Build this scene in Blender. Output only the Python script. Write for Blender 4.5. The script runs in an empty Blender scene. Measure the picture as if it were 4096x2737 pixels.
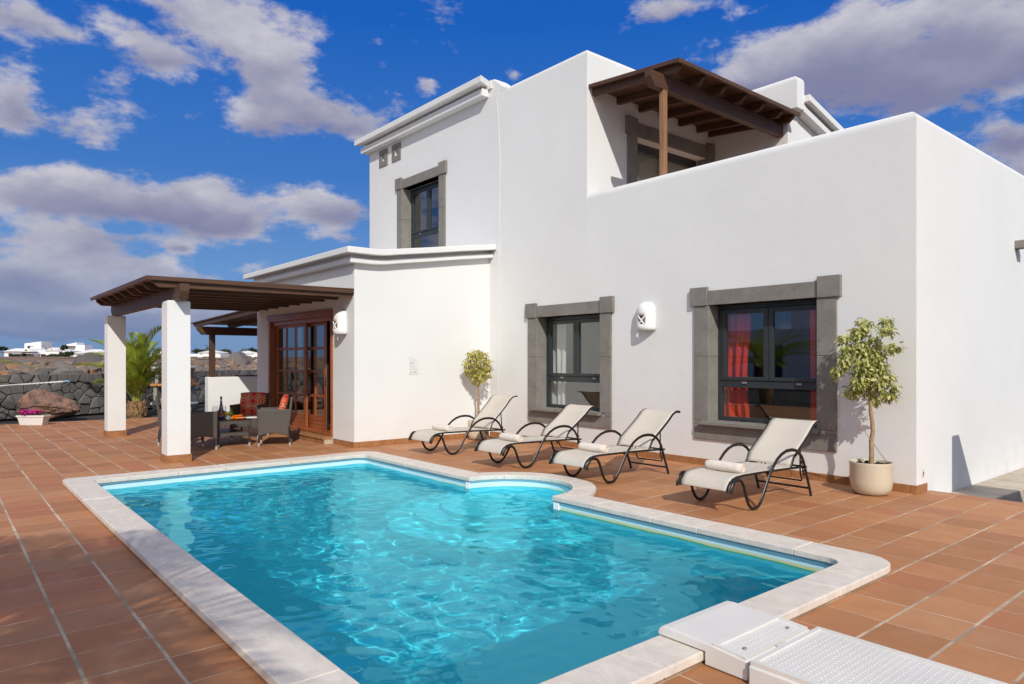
import bpy, bmesh, math, random
from mathutils import Vector, Matrix, noise
rnd = random.Random(7)
PI = math.pi
S = bpy.context.scene
C = S.collection

# ------------------------------------------------------------------ camera
cam = bpy.data.cameras.new('camera')
camo = bpy.data.objects.new('camera', cam)
C.objects.link(camo)
camo.location = (0, 0, 1.42)
camo.rotation_euler = (PI / 2, 0, math.radians(50.17))
cam.sensor_width = 36
cam.lens = 24.32
cam.shift_y = 0.0177
cam.clip_start = 0.05
cam.clip_end = 5000
S.camera = camo

# ------------------------------------------------------------------ sun and exposure
SUN = Vector((0.707, -0.406, 0.583)).normalized()
sun = bpy.data.lights.new('sun', 'SUN')
sun.energy = 3.5
sun.angle = math.radians(0.5)
sun.color = (1.0, 0.955, 0.872)
suno = bpy.data.objects.new('sun', sun)
C.objects.link(suno)
suno.rotation_euler = (-SUN).to_track_quat('-Z', 'Y').to_euler()
suno.location = SUN * 50
S.view_settings.view_transform = 'Standard'
S.view_settings.look = 'None'
S.view_settings.exposure = 0.0
S.view_settings.gamma = 1
S.view_settings.use_curve_mapping = False
cy = S.cycles
cy.max_bounces = 10
cy.diffuse_bounces = 4
cy.glossy_bounces = 4
cy.transmission_bounces = 8
cy.transparent_max_bounces = 12
cy.sample_clamp_indirect = 4
cy.sample_clamp_direct = 0
cy.use_denoising = True
cy.blur_glossy = 0.5

# ------------------------------------------------------------------ node helpers
class NT:
    def __init__(s, nt):
        s.nt = nt
    def n(s, t, **k):
        nd = s.nt.nodes.new(t)
        for a, b in k.items():
            setattr(nd, a, b)
        return nd
    def link(s, a, b):
        s.nt.links.new(a, b)
    def put(s, sock, v):
        if isinstance(v, (int, float)):
            sock.default_value = v
        elif isinstance(v, (tuple, list)):
            v = tuple(v)
            if sock.type == 'RGBA' and len(v) == 3:
                v = v + (1,)
            sock.default_value = v
        else:
            s.link(v, sock)
    def math(s, op, a, b=0.0, c=0.0, clamp=False):
        nd = s.n('ShaderNodeMath', operation=op)
        nd.use_clamp = clamp
        s.put(nd.inputs[0], a); s.put(nd.inputs[1], b); s.put(nd.inputs[2], c)
        return nd.outputs[0]
    def vmath(s, op, a, b=(0, 0, 0), out=0):
        nd = s.n('ShaderNodeVectorMath', operation=op)
        s.put(nd.inputs[0], a); s.put(nd.inputs[1], b)
        return nd.outputs[out]
    def noise(s, vec, scale, detail=3, rough=0.55, dist=0.0, out='Fac'):
        nd = s.n('ShaderNodeTexNoise')
        s.put(nd.inputs['Vector'], vec)
        nd.inputs['Scale'].default_value = scale
        nd.inputs['Detail'].default_value = detail
        nd.inputs['Roughness'].default_value = rough
        nd.inputs['Distortion'].default_value = dist
        return nd.outputs[out]
    def mr(s, v, a, b, c=0.0, d=1.0, smooth=False):
        nd = s.n('ShaderNodeMapRange')
        if smooth:
            nd.interpolation_type = 'SMOOTHSTEP'
        s.put(nd.inputs[0], v)
        for i, x in enumerate((a, b, c, d)):
            s.put(nd.inputs[i + 1], x)
        return nd.outputs[0]
    def mix(s, f, a, b, mode='MIX'):
        nd = s.n('ShaderNodeMix', data_type='RGBA', blend_type=mode)
        s.put(nd.inputs[0], f); s.put(nd.inputs[6], a); s.put(nd.inputs[7], b)
        return nd.outputs[2]
    def comb(s, x, y, z):
        nd = s.n('ShaderNodeCombineXYZ')
        s.put(nd.inputs[0], x); s.put(nd.inputs[1], y); s.put(nd.inputs[2], z)
        return nd.outputs[0]
    def sep(s, v):
        nd = s.n('ShaderNodeSeparateXYZ')
        s.put(nd.inputs[0], v)
        return nd.outputs

# ------------------------------------------------------------------ sky: Nishita plus procedural cumulus, laid out over the whole dome
W = bpy.data.worlds.new('World')
S.world = W
W.use_nodes = True
t = NT(W.node_tree)
W.node_tree.nodes.clear()
geo = t.n('ShaderNodeTexCoord').outputs['Generated']
sky = t.n('ShaderNodeTexSky', sky_type='NISHITA')
sky.sun_disc = False
sky.sun_elevation = math.asin(SUN.z)
sky.sun_rotation = math.atan2(SUN.x, SUN.y)
sky.air_density = 1.0
sky.dust_density = 0.4
sky.ozone_density = 2.5
d = t.vmath('NORMALIZE', geo)
FW = (-0.768, 0.6405, 0); RT = (0.6405, 0.768, 0)
fd = t.vmath('DOT_PRODUCT', d, FW, 1)
rd = t.vmath('DOT_PRODUCT', d, RT, 1)
dz = t.sep(d)[2]
az = t.math('ARCTAN2', rd, fd)
el = t.math('ARCSINE', dz)
flat = t.vmath('MULTIPLY', d, (1, 1, 2.0))
warp = t.noise(flat, 7.0, 5, 0.62, out='Color')
warp = t.vmath('SUBTRACT', warp, (0.5, 0.5, 0.5))
warp = t.vmath('MULTIPLY', warp, (0.085, 0.04, 0))
ae = t.vmath('ADD', t.comb(az, el, 0), warp)
BL = [(-0.625, 0.382, 0.052, 0.03, 1), (-0.402, 0.423, 0.152, 0.052, 1.1), (-0.325, 0.384, 0.075, 0.035, 0.9), (-0.486, 0.372, 0.066, 0.029, 0.9), (-0.518, 0.34, 0.024, 0.019, 0.6), (-0.313, 0.346, 0.088, 0.029, 1), (-0.237, 0.32, 0.066, 0.03, 1), (-0.347, 0.308, 0.068, 0.029, 0.85), (-0.621, 0.299, 0.032, 0.044, 1), (-0.555, 0.275, 0.061, 0.027, 0.8), (-0.479, 0.304, 0.061, 0.014, 0.55), (-0.599, 0.198, 0.072, 0.035, 1.1), (-0.489, 0.204, 0.098, 0.04, 1.2), (-0.391, 0.193, 0.072, 0.039, 1.1), (-0.249, 0.208, 0.072, 0.035, 1.05), (-0.582, 0.139, 0.088, 0.031, 1.0), (-0.489, 0.114, 0.071, 0.03, 1.05), (-0.612, 0.106, 0.066, 0.031, 1), (-0.551, 0.078, 0.165, 0.036, 1.0), (-0.418, 0.107, 0.032, 0.014, 0.6), (-0.353, 0.128, 0.031, 0.012, 0.6), (-0.449, 0.147, 0.022, 0.008, 0.9), (-0.586, 0.045, 0.13, 0.024, 0.95), (-0.433, 0.049, 0.115, 0.022, 0.8), (-0.219, 0.167, 0.036, 0.008, 0.6), (-0.137, 0.375, 0.024, 0.014, 0.8), (0.01, 0.392, 0.019, 0.011, 0.7), (0.197, 0.46, 0.048, 0.027, 0.9), (0.257, 0.459, 0.075, 0.019, 0.9), (0.403, 0.384, 0.116, 0.049, 1.15), (0.538, 0.393, 0.12, 0.05, 1.3), (0.552, 0.324, 0.086, 0.033, 1.1), (0.63, 0.359, 0.059, 0.053, 1.2), (0.349, 0.36, 0.06, 0.031, 0.85), (0.46, 0.345, 0.082, 0.035, 1.1), (0.626, 0.253, 0.036, 0.029, 1.1), (0.63, 0.204, 0.048, 0.029, 1.0), (0.588, 0.293, 0.026, 0.014, 0.6), (-0.50, 0.062, 0.2, 0.012, 0.7), (-0.6, 0.03, 0.12, 0.009, 0.7), (-0.40, 0.088, 0.10, 0.012, 0.6), (-0.52, 0.155, 0.06, 0.012, 0.5), (-0.30, 0.10, 0.05, 0.010, 0.5)]
acc = 0.0
top = 0.0
for a0, e0, ra, re, w in BL:
    q = t.vmath('SUBTRACT', ae, (a0, e0, 0))
    q = t.vmath('MULTIPLY', q, (1 / (ra * 0.90), 1 / (re * 0.86), 0))
    l2 = t.vmath('DOT_PRODUCT', q, q, 1)
    g = t.math('MULTIPLY', t.math('POWER', 2.718, t.math('MULTIPLY', l2, -1.0)), w)
    acc = t.math('ADD', g, acc)
    top = t.math('ADD', top, t.math('MULTIPLY', g, t.sep(q)[1]))
# the rest of the dome carries the same scattered cumulus
infront = t.math('MULTIPLY', t.mr(t.math('ABSOLUTE', az), 0.72, 0.95), 1.0)
over = t.mr(el, 0.5, 0.62)
rest = t.math('MAXIMUM', infront, over)
big = t.noise(flat, 2.6, 3, 0.5)
acc = t.math('ADD', acc, t.math('MULTIPLY', rest, t.mr(big, 0.40, 0.62, 0.0, 1.3)))
fine = t.noise(flat, 11.5, 10, 0.62)
fine2 = t.noise(flat, 5.0, 4, 0.5)
top = t.math('DIVIDE', top, t.math('ADD', acc, 0.15))
acc = t.math('MINIMUM', acc, 1.35)
dens = t.math('ADD', acc, t.math('MULTIPLY', t.math('SUBTRACT', fine, 0.5), 3.1))
cover = t.mr(dens, 0.36, 1.02, 0, 0.95, True)
# shading of the clouds: lit puffs, lavender grey bodies
shade = t.math('SUBTRACT', t.math('MULTIPLY', t.math('SUBTRACT', 0.55, t.math('MULTIPLY', top, 0.75)), t.mr(acc, 0.3, 1.0)), t.math('MULTIPLY', t.math('SUBTRACT', fine2, 0.5), 1.5))
body = t.mr(shade, 0.0, 1.0, 0, 1, True)
puff = t.mr(t.noise(flat, 16.0, 6, 0.6), 0.3, 0.7)
lit = t.mix(puff, (0.42, 0.42, 0.51), (0.66, 0.64, 0.69))
ccol = t.mix(t.math('MULTIPLY', body, 0.92), lit, (0.205, 0.21, 0.35))
# cumulus towards the sun, out of view, is brightened to raise the fill light
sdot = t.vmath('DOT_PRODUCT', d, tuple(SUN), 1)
fill_glow = t.mr(sdot, -0.25, 0.85, 0, 1, True)
ccol = t.mix(fill_glow, ccol, (1.25, 1.18, 1.08))
low = t.mr(el, 0.0, 0.16)
ccol = t.mix(low, t.mix(0.62, ccol, (0.14, 0.245, 0.46)), ccol)
# clear sky: Nishita pulled towards the deep polarised blue of the photograph, by height above the horizon
ramp = t.n('ShaderNodeValToRGB')
els = ramp.color_ramp.elements
stops = [(0.0, (0.155, 0.27, 0.49)), (0.10, (0.135, 0.30, 0.62)), (0.25, (0.045, 0.185, 0.56)), (0.45, (0.006, 0.115, 0.52)), (1.0, (0.002, 0.07, 0.36))]
while len(els) < len(stops): els.new(0.5)
for i, (pp_, cc) in enumerate(stops):
    els[i].position = pp_; els[i].color = (*cc, 1)
t.link(el, ramp.inputs[0])
nish = t.vmath('MULTIPLY', sky.outputs[0], (0.07, 0.07, 0.07))
clear = t.mix(t.mr(sdot, 0.0, 0.9, 0.93, 0.55), nish, ramp.outputs[0])
bg1 = t.n('ShaderNodeBackground'); bg1.inputs[1].default_value = 1.0
t.link(clear, bg1.inputs[0])
bg2 = t.n('ShaderNodeBackground'); bg2.inputs[1].default_value = 1.0
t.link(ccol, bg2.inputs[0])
mx = t.n('ShaderNodeMixShader')
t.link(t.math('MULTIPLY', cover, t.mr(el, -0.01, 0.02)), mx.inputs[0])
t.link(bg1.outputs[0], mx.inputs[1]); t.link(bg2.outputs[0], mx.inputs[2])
wo = t.n('ShaderNodeOutputWorld')
t.link(mx.outputs[0], wo.inputs[0])
W.cycles.sampling_method = 'MANUAL'
W.cycles.sample_map_resolution = 1024

# ------------------------------------------------------------------ materials
def new_mat(name):
    m = bpy.data.materials.new(name)
    m.use_nodes = True
    nt = NT(m.node_tree)
    b = m.node_tree.nodes['Principled BSDF']
    return m, nt, b

def pos(nt, s=(1, 1, 1)):
    p = nt.n('ShaderNodeNewGeometry').outputs['Position']
    return p if s == (1, 1, 1) else nt.vmath('MULTIPLY', p, s)

def obco(nt, s=(1, 1, 1)):
    p = nt.n('ShaderNodeTexCoord').outputs['Object']
    return p if s == (1, 1, 1) else nt.vmath('MULTIPLY', p, s)

def bump(nt, b, h, strength=0.3, dist=0.01):
    bp = nt.n('ShaderNodeBump')
    bp.inputs['Strength'].default_value = strength
    bp.inputs['Distance'].default_value = dist
    nt.link(h, bp.inputs['Height'])
    nt.link(bp.outputs[0], b.inputs['Normal'])

def simple(name, col, rough=0.6, var=0.12, vs=6.0, bm=0.0, bs=60.0, bd=0.004, metal=0.0, spec=0.4, local=False):
    m, nt, b = new_mat(name)
    v = obco(nt) if local else pos(nt)
    if var:
        n = nt.noise(v, vs, 4, 0.6)
        c = nt.mix(nt.mr(n, 0.3, 0.7), tuple(x * (1 - var) for x in col), tuple(min(1, x * (1 + var)) for x in col))
        nt.link(c, b.inputs['Base Color'])
    else:
        b.inputs['Base Color'].default_value = (*col, 1)
    b.inputs['Roughness'].default_value = rough
    b.inputs['Metallic'].default_value = metal
    b.inputs['Specular IOR Level'].default_value = spec
    if bm:
        bump(nt, b, nt.noise(v, bs, 4, 0.6), bm, bd)
    return m

M = {}
# lime stucco
m, nt, b = new_mat('white_stucco')
p = pos(nt)
n1 = nt.noise(p, 0.9, 4, 0.6); n2 = nt.noise(p, 7, 4, 0.6)
z = nt.sep(p)[2]
c = nt.mix(nt.mr(n1, 0.3, 0.7), (0.745, 0.748, 0.735), (0.78, 0.783, 0.770))
c = nt.mix(nt.math('MULTIPLY', nt.mr(n2, 0.55, 0.8), 0.12), c, (0.68, 0.66, 0.62))
dirt = nt.math('MULTIPLY', nt.mr(z, 0.55, 0.08), nt.mr(nt.noise(p, 3.2, 4, 0.6), 0.45, 0.75))
c = nt.mix(nt.math('MULTIPLY', dirt, 0.28), c, (0.62, 0.53, 0.42))
nt.link(c, b.inputs['Base Color'])
b.inputs['Roughness'].default_value = 0.85
b.inputs['Specular IOR Level'].default_value = 0.25
hb = nt.math('ADD', nt.noise(p, 26, 6, 0.65), nt.math('MULTIPLY', nt.noise(p, 3.0, 3, 0.5), 3.0))
bump(nt, b, hb, 0.16, 0.010)
M['stucco'] = m
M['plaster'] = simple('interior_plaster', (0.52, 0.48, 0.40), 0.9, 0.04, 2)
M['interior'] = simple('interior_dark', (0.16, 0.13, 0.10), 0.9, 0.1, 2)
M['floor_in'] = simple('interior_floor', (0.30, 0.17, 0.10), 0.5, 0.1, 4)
# grey basalt with cracks
m, nt, b = new_mat('basalt_stone')
p = pos(nt)
o = nt.vmath('ADD', p, nt.vmath('MULTIPLY', nt.n('ShaderNodeObjectInfo').outputs['Random'], (13.0, 7.0, 5.0)))
n1 = nt.noise(o, 5, 5, 0.65); n3 = nt.noise(o, 70, 3, 0.7)
vein = nt.math('ABSOLUTE', nt.math('SUBTRACT', nt.noise(nt.vmath('MULTIPLY', o, (1.0, 1.0, 1.6)), 1.7, 4, 0.55, 0.2), 0.5))
crack = nt.mr(vein, 0.0, 0.0042, 1, 0)
crack = nt.math('MULTIPLY', crack, nt.mr(nt.noise(o, 3.7, 2), 0.42, 0.55))
c = nt.mix(nt.mr(n1, 0.3, 0.7), (0.185, 0.172, 0.152), (0.265, 0.248, 0.222))
c = nt.mix(nt.math('MULTIPLY', nt.mr(n3, 0.35, 0.7), 0.35), c, (0.16, 0.15, 0.14))
c = nt.mix(nt.math('MULTIPLY', crack, 0.6), c, (0.05, 0.046, 0.042))
nt.link(c, b.inputs['Base Color'])
b.inputs['Roughness'].default_value = 0.8
bump(nt, b, nt.math('SUBTRACT', n3, crack), 0.35, 0.004)
M['basalt'] = m
M['metal_dark'] = simple('anthracite_aluminium', (0.030, 0.036, 0.040), 0.38, 0.08, 4, spec=0.5)
M['latch'] = simple('grey_latch', (0.35, 0.36, 0.37), 0.35, 0.05, 4, metal=0.6)
M['frame_black'] = simple('black_lounger_tube', (0.011, 0.0095, 0.009), 0.34, 0.15, 9, spec=0.4)
# glass pane: reflects by Fresnel, lets light straight through
def glass(name, tint, boost=0.0):
    m = bpy.data.materials.new(name)
    m.use_nodes = True
    nt = NT(m.node_tree)
    m.node_tree.nodes.clear()
    tr = nt.n('ShaderNodeBsdfTransparent'); tr.inputs[0].default_value = (*tint, 1)
    gl = nt.n('ShaderNodeBsdfGlossy'); gl.inputs[0].default_value = (1, 1, 1, 1); gl.inputs['Roughness'].default_value = 0.0
    fr = nt.n('ShaderNodeFresnel')
    bf = nt.n('ShaderNodeNewGeometry').outputs['Backfacing']
    nt.link(nt.mr(bf, 0, 1, 1.52, 1 / 1.52), fr.inputs[0])
    mx = nt.n('ShaderNodeMixShader')
    nt.link(nt.math('ADD', nt.math('MULTIPLY', fr.outputs[0], 1.25), boost, clamp=True), mx.inputs[0])
    nt.link(tr.outputs[0], mx.inputs[1]); nt.link(gl.outputs[0], mx.inputs[2])
    nt.link(mx.outputs[0], nt.n('ShaderNodeOutputMaterial').inputs[0])
    return m
M['glass'] = glass('window_glass', (0.93, 0.945, 0.94), 0.035)
M['glass_thin'] = glass('drinking_glass', (0.96, 0.97, 0.97), 0.01)
# timber
def timber(name, c1, c2, axis, rough=0.55, sc=1.0, grey=0.0):
    m, nt, b = new_mat(name)
    s = [38 * sc, 38 * sc, 38 * sc]; s[axis] = 1.6 * sc
    info = nt.n('ShaderNodeObjectInfo').outputs['Random']
    o = nt.vmath('ADD', pos(nt), nt.vmath('MULTIPLY', info, (3.0, 5.0, 7.0)))
    n = nt.noise(nt.vmath('MULTIPLY', o, tuple(s)), 1.0, 4, 0.6, 0.3)
    n2 = nt.noise(o, 2.2, 3, 0.5)
    c = nt.mix(nt.mr(n, 0.3, 0.72), c1, c2)
    c = nt.mix(nt.math('MULTIPLY', nt.mr(n2, 0.4, 0.75), 0.35), c, tuple(x * 1.5 for x in c2))
    if grey:
        c = nt.mix(grey, c, (0.16, 0.13, 0.11))
    nt.link(c, b.inputs['Base Color'])
    b.inputs['Roughness'].default_value = rough
    bump(nt, b, n, 0.25, 0.003)
    return m
for ax in (0, 1, 2):
    M['wood%d' % ax] = timber('brown_timber_%s' % 'xyz'[ax], (0.050, 0.019, 0.0075), (0.108, 0.046, 0.018), ax, 0.55, 1, 0.06)
    M['door%d' % ax] = timber('red_timber_%s' % 'xyz'[ax], (0.20, 0.046, 0.013), (0.38, 0.12, 0.036), ax, 0.35)
M['post'] = timber('honey_timber_z', (0.20, 0.095, 0.042), (0.33, 0.175, 0.085), 2, 0.6)
# terracotta
def terracotta(name, gx, gy, ox, oy, base=None):
    m, nt, b = new_mat(name)
    p = pos(nt)
    xyz = nt.sep(p)
    ix = nt.math('FLOOR', nt.math('DIVIDE', nt.math('SUBTRACT', xyz[0], ox), gx))
    iy = nt.math('FLOOR', nt.math('DIVIDE', nt.math('SUBTRACT', xyz[1], oy), gy))
    wn = nt.n('ShaderNodeTexWhiteNoise', noise_dimensions='2D')
    nt.link(nt.comb(ix, iy, 0), wn.inputs['Vector'])
    r = wn.outputs['Value']
    r2 = nt.sep(wn.outputs['Color'])[1]
    c = nt.mix(nt.mr(r, 0.15, 0.85), (0.385, 0.165, 0.064), (0.50, 0.228, 0.092))
    c = nt.mix(nt.math('MULTIPLY', nt.mr(r2, 0.65, 1.0), 0.6), c, (0.49, 0.265, 0.135))
    n1 = nt.noise(p, 4.5, 5, 0.6); n2 = nt.noise(p, 45, 4, 0.65)
    c = nt.mix(nt.math('MULTIPLY', nt.mr(n1, 0.35, 0.7), 0.35), c, (0.36, 0.15, 0.078))
    c = nt.mix(nt.math('MULTIPLY', nt.mr(n2, 0.5, 0.8), 0.3), c, (0.48, 0.25, 0.14))
    c = nt.mix(nt.math('MULTIPLY', nt.mr(nt.noise(p, 170, 2, 0.7), 0.60, 0.72), 0.35), c, (0.20, 0.085, 0.05))
    r3 = nt.sep(wn.outputs['Color'])[2]
    c = nt.mix(nt.math('MULTIPLY', nt.mr(r3, 0.7, 1.0), 0.55), c, (0.44, 0.155, 0.075))
    haze = nt.math('MULTIPLY', nt.mr(nt.noise(p, 1.7, 6, 0.7, 1.2), 0.56, 0.72), 0.30)
    c = nt.mix(haze, c, (0.52, 0.33, 0.20))
    nt.link(c, b.inputs['Base Color'])
    nt.link(nt.mr(n1, 0.2, 0.8, 0.5, 0.7), b.inputs['Roughness'])
    b.inputs['Specular IOR Level'].default_value = 0.3
    bump(nt, b, nt.math('ADD', n2, nt.math('MULTIPLY', n1, 2.0)), 0.15, 0.003)
    return m
M['tile'] = terracotta('terracotta_tile', 0.333, 0.345, -1.92, 0.51)
M['skirt'] = simple('terracotta_skirting', (0.34, 0.155, 0.062), 0.5, 0.22, 9, 0.15, 60)
m, nt, b = new_mat('pale_mortar')
p = pos(nt)
n1 = nt.noise(p, 2.0, 4, 0.65); n2 = nt.noise(p, 40, 3, 0.6)
c = nt.mix(nt.mr(n1, 0.4, 0.62), (0.32, 0.26, 0.19), (0.66, 0.54, 0.40))
c = nt.mix(nt.math('MULTIPLY', nt.mr(n2, 0.4, 0.7), 0.4), c, (0.20, 0.16, 0.12))
nt.link(c, b.inputs['Base Color']); b.inputs['Roughness'].default_value = 0.9
M['mortar'] = m
# marble coping
m, nt, b = new_mat('marble_coping')
info = nt.n('ShaderNodeObjectInfo').outputs['Random']
o = nt.vmath('ADD', pos(nt), nt.vmath('MULTIPLY', info, (11.0, 17.0, 5.0)))
n1 = nt.noise(nt.vmath('MULTIPLY', o, (1.5, 5.0, 5.0)), 1.6, 6, 0.65, 1.0)
v1 = nt.mr(nt.math('ABSOLUTE', nt.math('SUBTRACT', n1, 0.5)), 0, 0.05, 1, 0)
n2 = nt.noise(o, 9, 5, 0.65)
c = nt.mix(nt.mr(n2, 0.3, 0.7), (0.66, 0.59, 0.505), (0.78, 0.715, 0.63))
c = nt.mix(nt.math('MULTIPLY', v1, 0.30), c, (0.47, 0.45, 0.45))
st = nt.mr(nt.noise(pos(nt), 1.9, 4, 0.6), 0.56, 0.75)
c = nt.mix(nt.math('MULTIPLY', st, 0.38), c, (0.66, 0.47, 0.31))
nt.link(c, b.inputs['Base Color']); b.inputs['Roughness'].default_value = 0.55
bump(nt, b, nt.noise(o, 60, 4, 0.6), 0.12, 0.003)
M['marble'] = m
# pool liner: pale blue, a yellow scum line just above the water
m, nt, b = new_mat('pool_liner')
p = pos(nt); xyz = nt.sep(p)
n1 = nt.noise(p, 3, 4, 0.6)
c = nt.mix(nt.mr(n1, 0.3, 0.7), (0.60, 0.87, 0.93), (0.65, 0.90, 0.96))
band = nt.math('MULTIPLY', nt.mr(xyz[2], -0.035, -0.065, 0, 1, True), nt.mr(xyz[2], -0.14, -0.085))
band = nt.math('MULTIPLY', band, nt.mr(nt.math('ADD', nt.math('MULTIPLY', nt.math('ADD', xyz[0], 7.5), 0.18), nt.math('MULTIPLY', n1, 0.6)), 0.2, 0.9))
c = nt.mix(nt.math('MULTIPLY', band, 0.9), c, (0.64, 0.63, 0.24))
nt.link(c, b.inputs['Base Color']); b.inputs['Roughness'].default_value = 0.4
M['liner'] = m
M['trim'] = simple('white_trim', (0.75, 0.78, 0.80), 0.35, 0.03)
M['plastic'] = simple('white_plastic', (0.70, 0.685, 0.65), 0.4, 0.05, 3, 0.1, 90, 0.002)
M['concrete'] = simple('pale_concrete', (0.50, 0.43, 0.34), 0.9, 0.2, 5, 0.4, 30, 0.01)
# volcanic gravel
m, nt, b = new_mat('black_gravel')
p = pos(nt)
v = nt.n('ShaderNodeTexVoronoi'); nt.link(p, v.inputs['Vector']); v.inputs['Scale'].default_value = 55
n1 = nt.noise(p, 1.2, 4, 0.6)
c = nt.mix(nt.sep(v.outputs['Color'])[0], (0.022, 0.021, 0.021), (0.075, 0.07, 0.068))
c = nt.mix(nt.math('MULTIPLY', nt.mr(n1, 0.4, 0.7), 0.5), c, (0.085, 0.078, 0.072))
nt.link(c, b.inputs['Base Color']); b.inputs['Roughness'].default_value = 0.95
bump(nt, b, v.outputs['Distance'], 1.0, 0.02)
M['gravel'] = m
m, nt, b = new_mat('dry_field')
p = pos(nt)
n1 = nt.noise(p, 0.22, 5, 0.65); n2 = nt.noise(p, 3, 5, 0.7)
c = nt.mix(nt.mr(n1, 0.35, 0.65), (0.30, 0.165, 0.085), (0.17, 0.115, 0.085))
c = nt.mix(nt.math('MULTIPLY', nt.mr(n2, 0.45, 0.75), 0.5), c, (0.09, 0.075, 0.065))
nt.link(c, b.inputs['Base Color']); b.inputs['Roughness'].default_value = 0.95
bump(nt, b, n2, 0.8, 0.08)
M['field'] = m
# rocks
def rock(name, cols, sc=3.0, mode='rand', bd=0.03):
    m, nt, b = new_mat(name)
    p = obco(nt)
    info = nt.n('ShaderNodeObjectInfo').outputs['Random']
    isl = nt.n('ShaderNodeNewGeometry').outputs['Random Per Island']
    r = info if mode == 'rand' else isl
    rp = nt.n('ShaderNodeValToRGB')
    rp.color_ramp.interpolation = 'LINEAR'
    els = rp.color_ramp.elements
    while len(els) < len(cols):
        els.new(0.5)
    for i, cc in enumerate(cols):
        els[i].position = i / max(1, len(cols) - 1); els[i].color = (*cc, 1)
    nt.link(r, rp.inputs[0])
    o = nt.vmath('ADD', pos(nt), nt.vmath('MULTIPLY', r, (9.0, 4.0, 6.0)))
    n1 = nt.noise(o, sc, 5, 0.65); n2 = nt.noise(o, sc * 9, 4, 0.7)
    c = nt.mix(nt.mr(n1, 0.35, 0.7), rp.outputs[0], (0.5, 0.5, 0.5), 'MULTIPLY')
    c = nt.mix(0.5, c, rp.outputs[0])
    c = nt.mix(nt.math('MULTIPLY', nt.mr(n2, 0.5, 0.75), 0.3), c, (0.02, 0.018, 0.017))
    nt.link(c, b.inputs['Base Color']); b.inputs['Roughness'].default_value = 0.92
    bump(nt, b, nt.math('ADD', n1, nt.math('MULTIPLY', n2, 0.5)), 0.7, bd)
    return m
M['lava'] = rock('lava_stone', [(0.125, 0.118, 0.114), (0.18, 0.168, 0.16), (0.145, 0.136, 0.13), (0.215, 0.20, 0.188)], 5, 'rand', 0.007)
RC = [(0.19, 0.15, 0.125), (0.14, 0.125, 0.115), (0.27, 0.17, 0.11), (0.20, 0.17, 0.15), (0.36, 0.19, 0.10), (0.16, 0.14, 0.13), (0.40, 0.29, 0.19), (0.24, 0.19, 0.16)]
RCOL = {'grey': [(0.13, 0.118, 0.11), (0.19, 0.17, 0.155)], 'brown': [(0.18, 0.135, 0.105), (0.25, 0.185, 0.14)], 'rust orange': [(0.30, 0.155, 0.08), (0.37, 0.20, 0.105)], 'pale cream': [(0.38, 0.28, 0.185), (0.44, 0.34, 0.23)]}
for kk in RCOL:
    M['rub_' + kk] = rock('rubble_rock_' + kk.replace(' ', '_'), RCOL[kk], 3)
M['rubble_i'] = rock('rubble_rock_mass', RC, 3, 'isl')
m, nt, b = new_mat('red_boulder')
p = pos(nt)
n1 = nt.noise(p, 2.4, 6, 0.65, 0.8); n2 = nt.noise(p, 16, 5, 0.7)
c = nt.mix(nt.mr(n1, 0.38, 0.62), (0.135, 0.088, 0.078), (0.30, 0.165, 0.115))
c = nt.mix(nt.math('MULTIPLY', nt.mr(nt.noise(p, 1.1, 2), 0.5, 0.62), 0.6), c, (0.40, 0.205, 0.115))
c = nt.mix(nt.math('MULTIPLY', nt.mr(n2, 0.5, 0.75), 0.45), c, (0.07, 0.05, 0.045))
nt.link(c, b.inputs['Base Color']); b.inputs['Roughness'].default_value = 0.92
bump(nt, b, nt.math('ADD', n1, nt.math('MULTIPLY', n2, 0.6)), 0.9, 0.04)
M['boulder'] = m
# fabric and soft things
def fabric(name, col, sc=260, var=0.05, rough=0.85, bmp=0.25):
    m, nt, b = new_mat(name)
    o = obco(nt)
    n = nt.noise(o, 5, 3, 0.5)
    c = nt.mix(nt.mr(n, 0.3, 0.7), tuple(x * (1 - var) for x in col), tuple(min(1, x * (1 + var)) for x in col))
    nt.link(c, b.inputs['Base Color'])
    b.inputs['Roughness'].default_value = rough
    b.inputs['Specular IOR Level'].default_value = 0.2
    bump(nt, b, nt.noise(o, sc, 2, 0.6), bmp, 0.003)
    return m
def sling(name, col):
    m = fabric(name, col, 420, 0.03, 0.7, 0.2)
    nt = NT(m.node_tree)
    b = m.node_tree.nodes['Principled BSDF']
    out = m.node_tree.nodes['Material Output']
    tl = nt.n('ShaderNodeBsdfTranslucent'); tl.inputs[0].default_value = (*col, 1)
    mx = nt.n('ShaderNodeMixShader'); mx.inputs[0].default_value = 0.16
    nt.link(b.outputs[0], mx.inputs[1]); nt.link(tl.outputs[0], mx.inputs[2])
    nt.link(mx.outputs[0], out.inputs[0])
    return m
M['sling'] = sling('cream_sling_mesh', (0.70, 0.64, 0.55))
M['towel'] = fabric('cream_towel', (0.76, 0.68, 0.60), 140, 0.06, 0.95, 0.9)
M['curtain_red'] = sling('red_curtain_cloth', (0.80, 0.055, 0.025))
M['curtain_white'] = sling('white_curtain_cloth', (0.78, 0.78, 0.76))
M['cushion_white'] = fabric('white_cushion_cloth', (0.74, 0.71, 0.64), 200, 0.05)
M['cushion_beige'] = fabric('beige_cushion_cloth', (0.42, 0.30, 0.20), 200, 0.1)
M['napkin'] = fabric('orange_napkin_cloth', (0.85, 0.20, 0.012), 200, 0.1)
m, nt, b = new_mat('ring_pattern_cloth')
v = nt.n('ShaderNodeTexVoronoi'); v.feature = 'F1'
v.inputs['Randomness'].default_value = 0.25
v.inputs['Scale'].default_value = 6.0
nt.link(obco(nt, (1, 0.0, 1)), v.inputs['Vector'])
dist = v.outputs['Distance']
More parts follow.
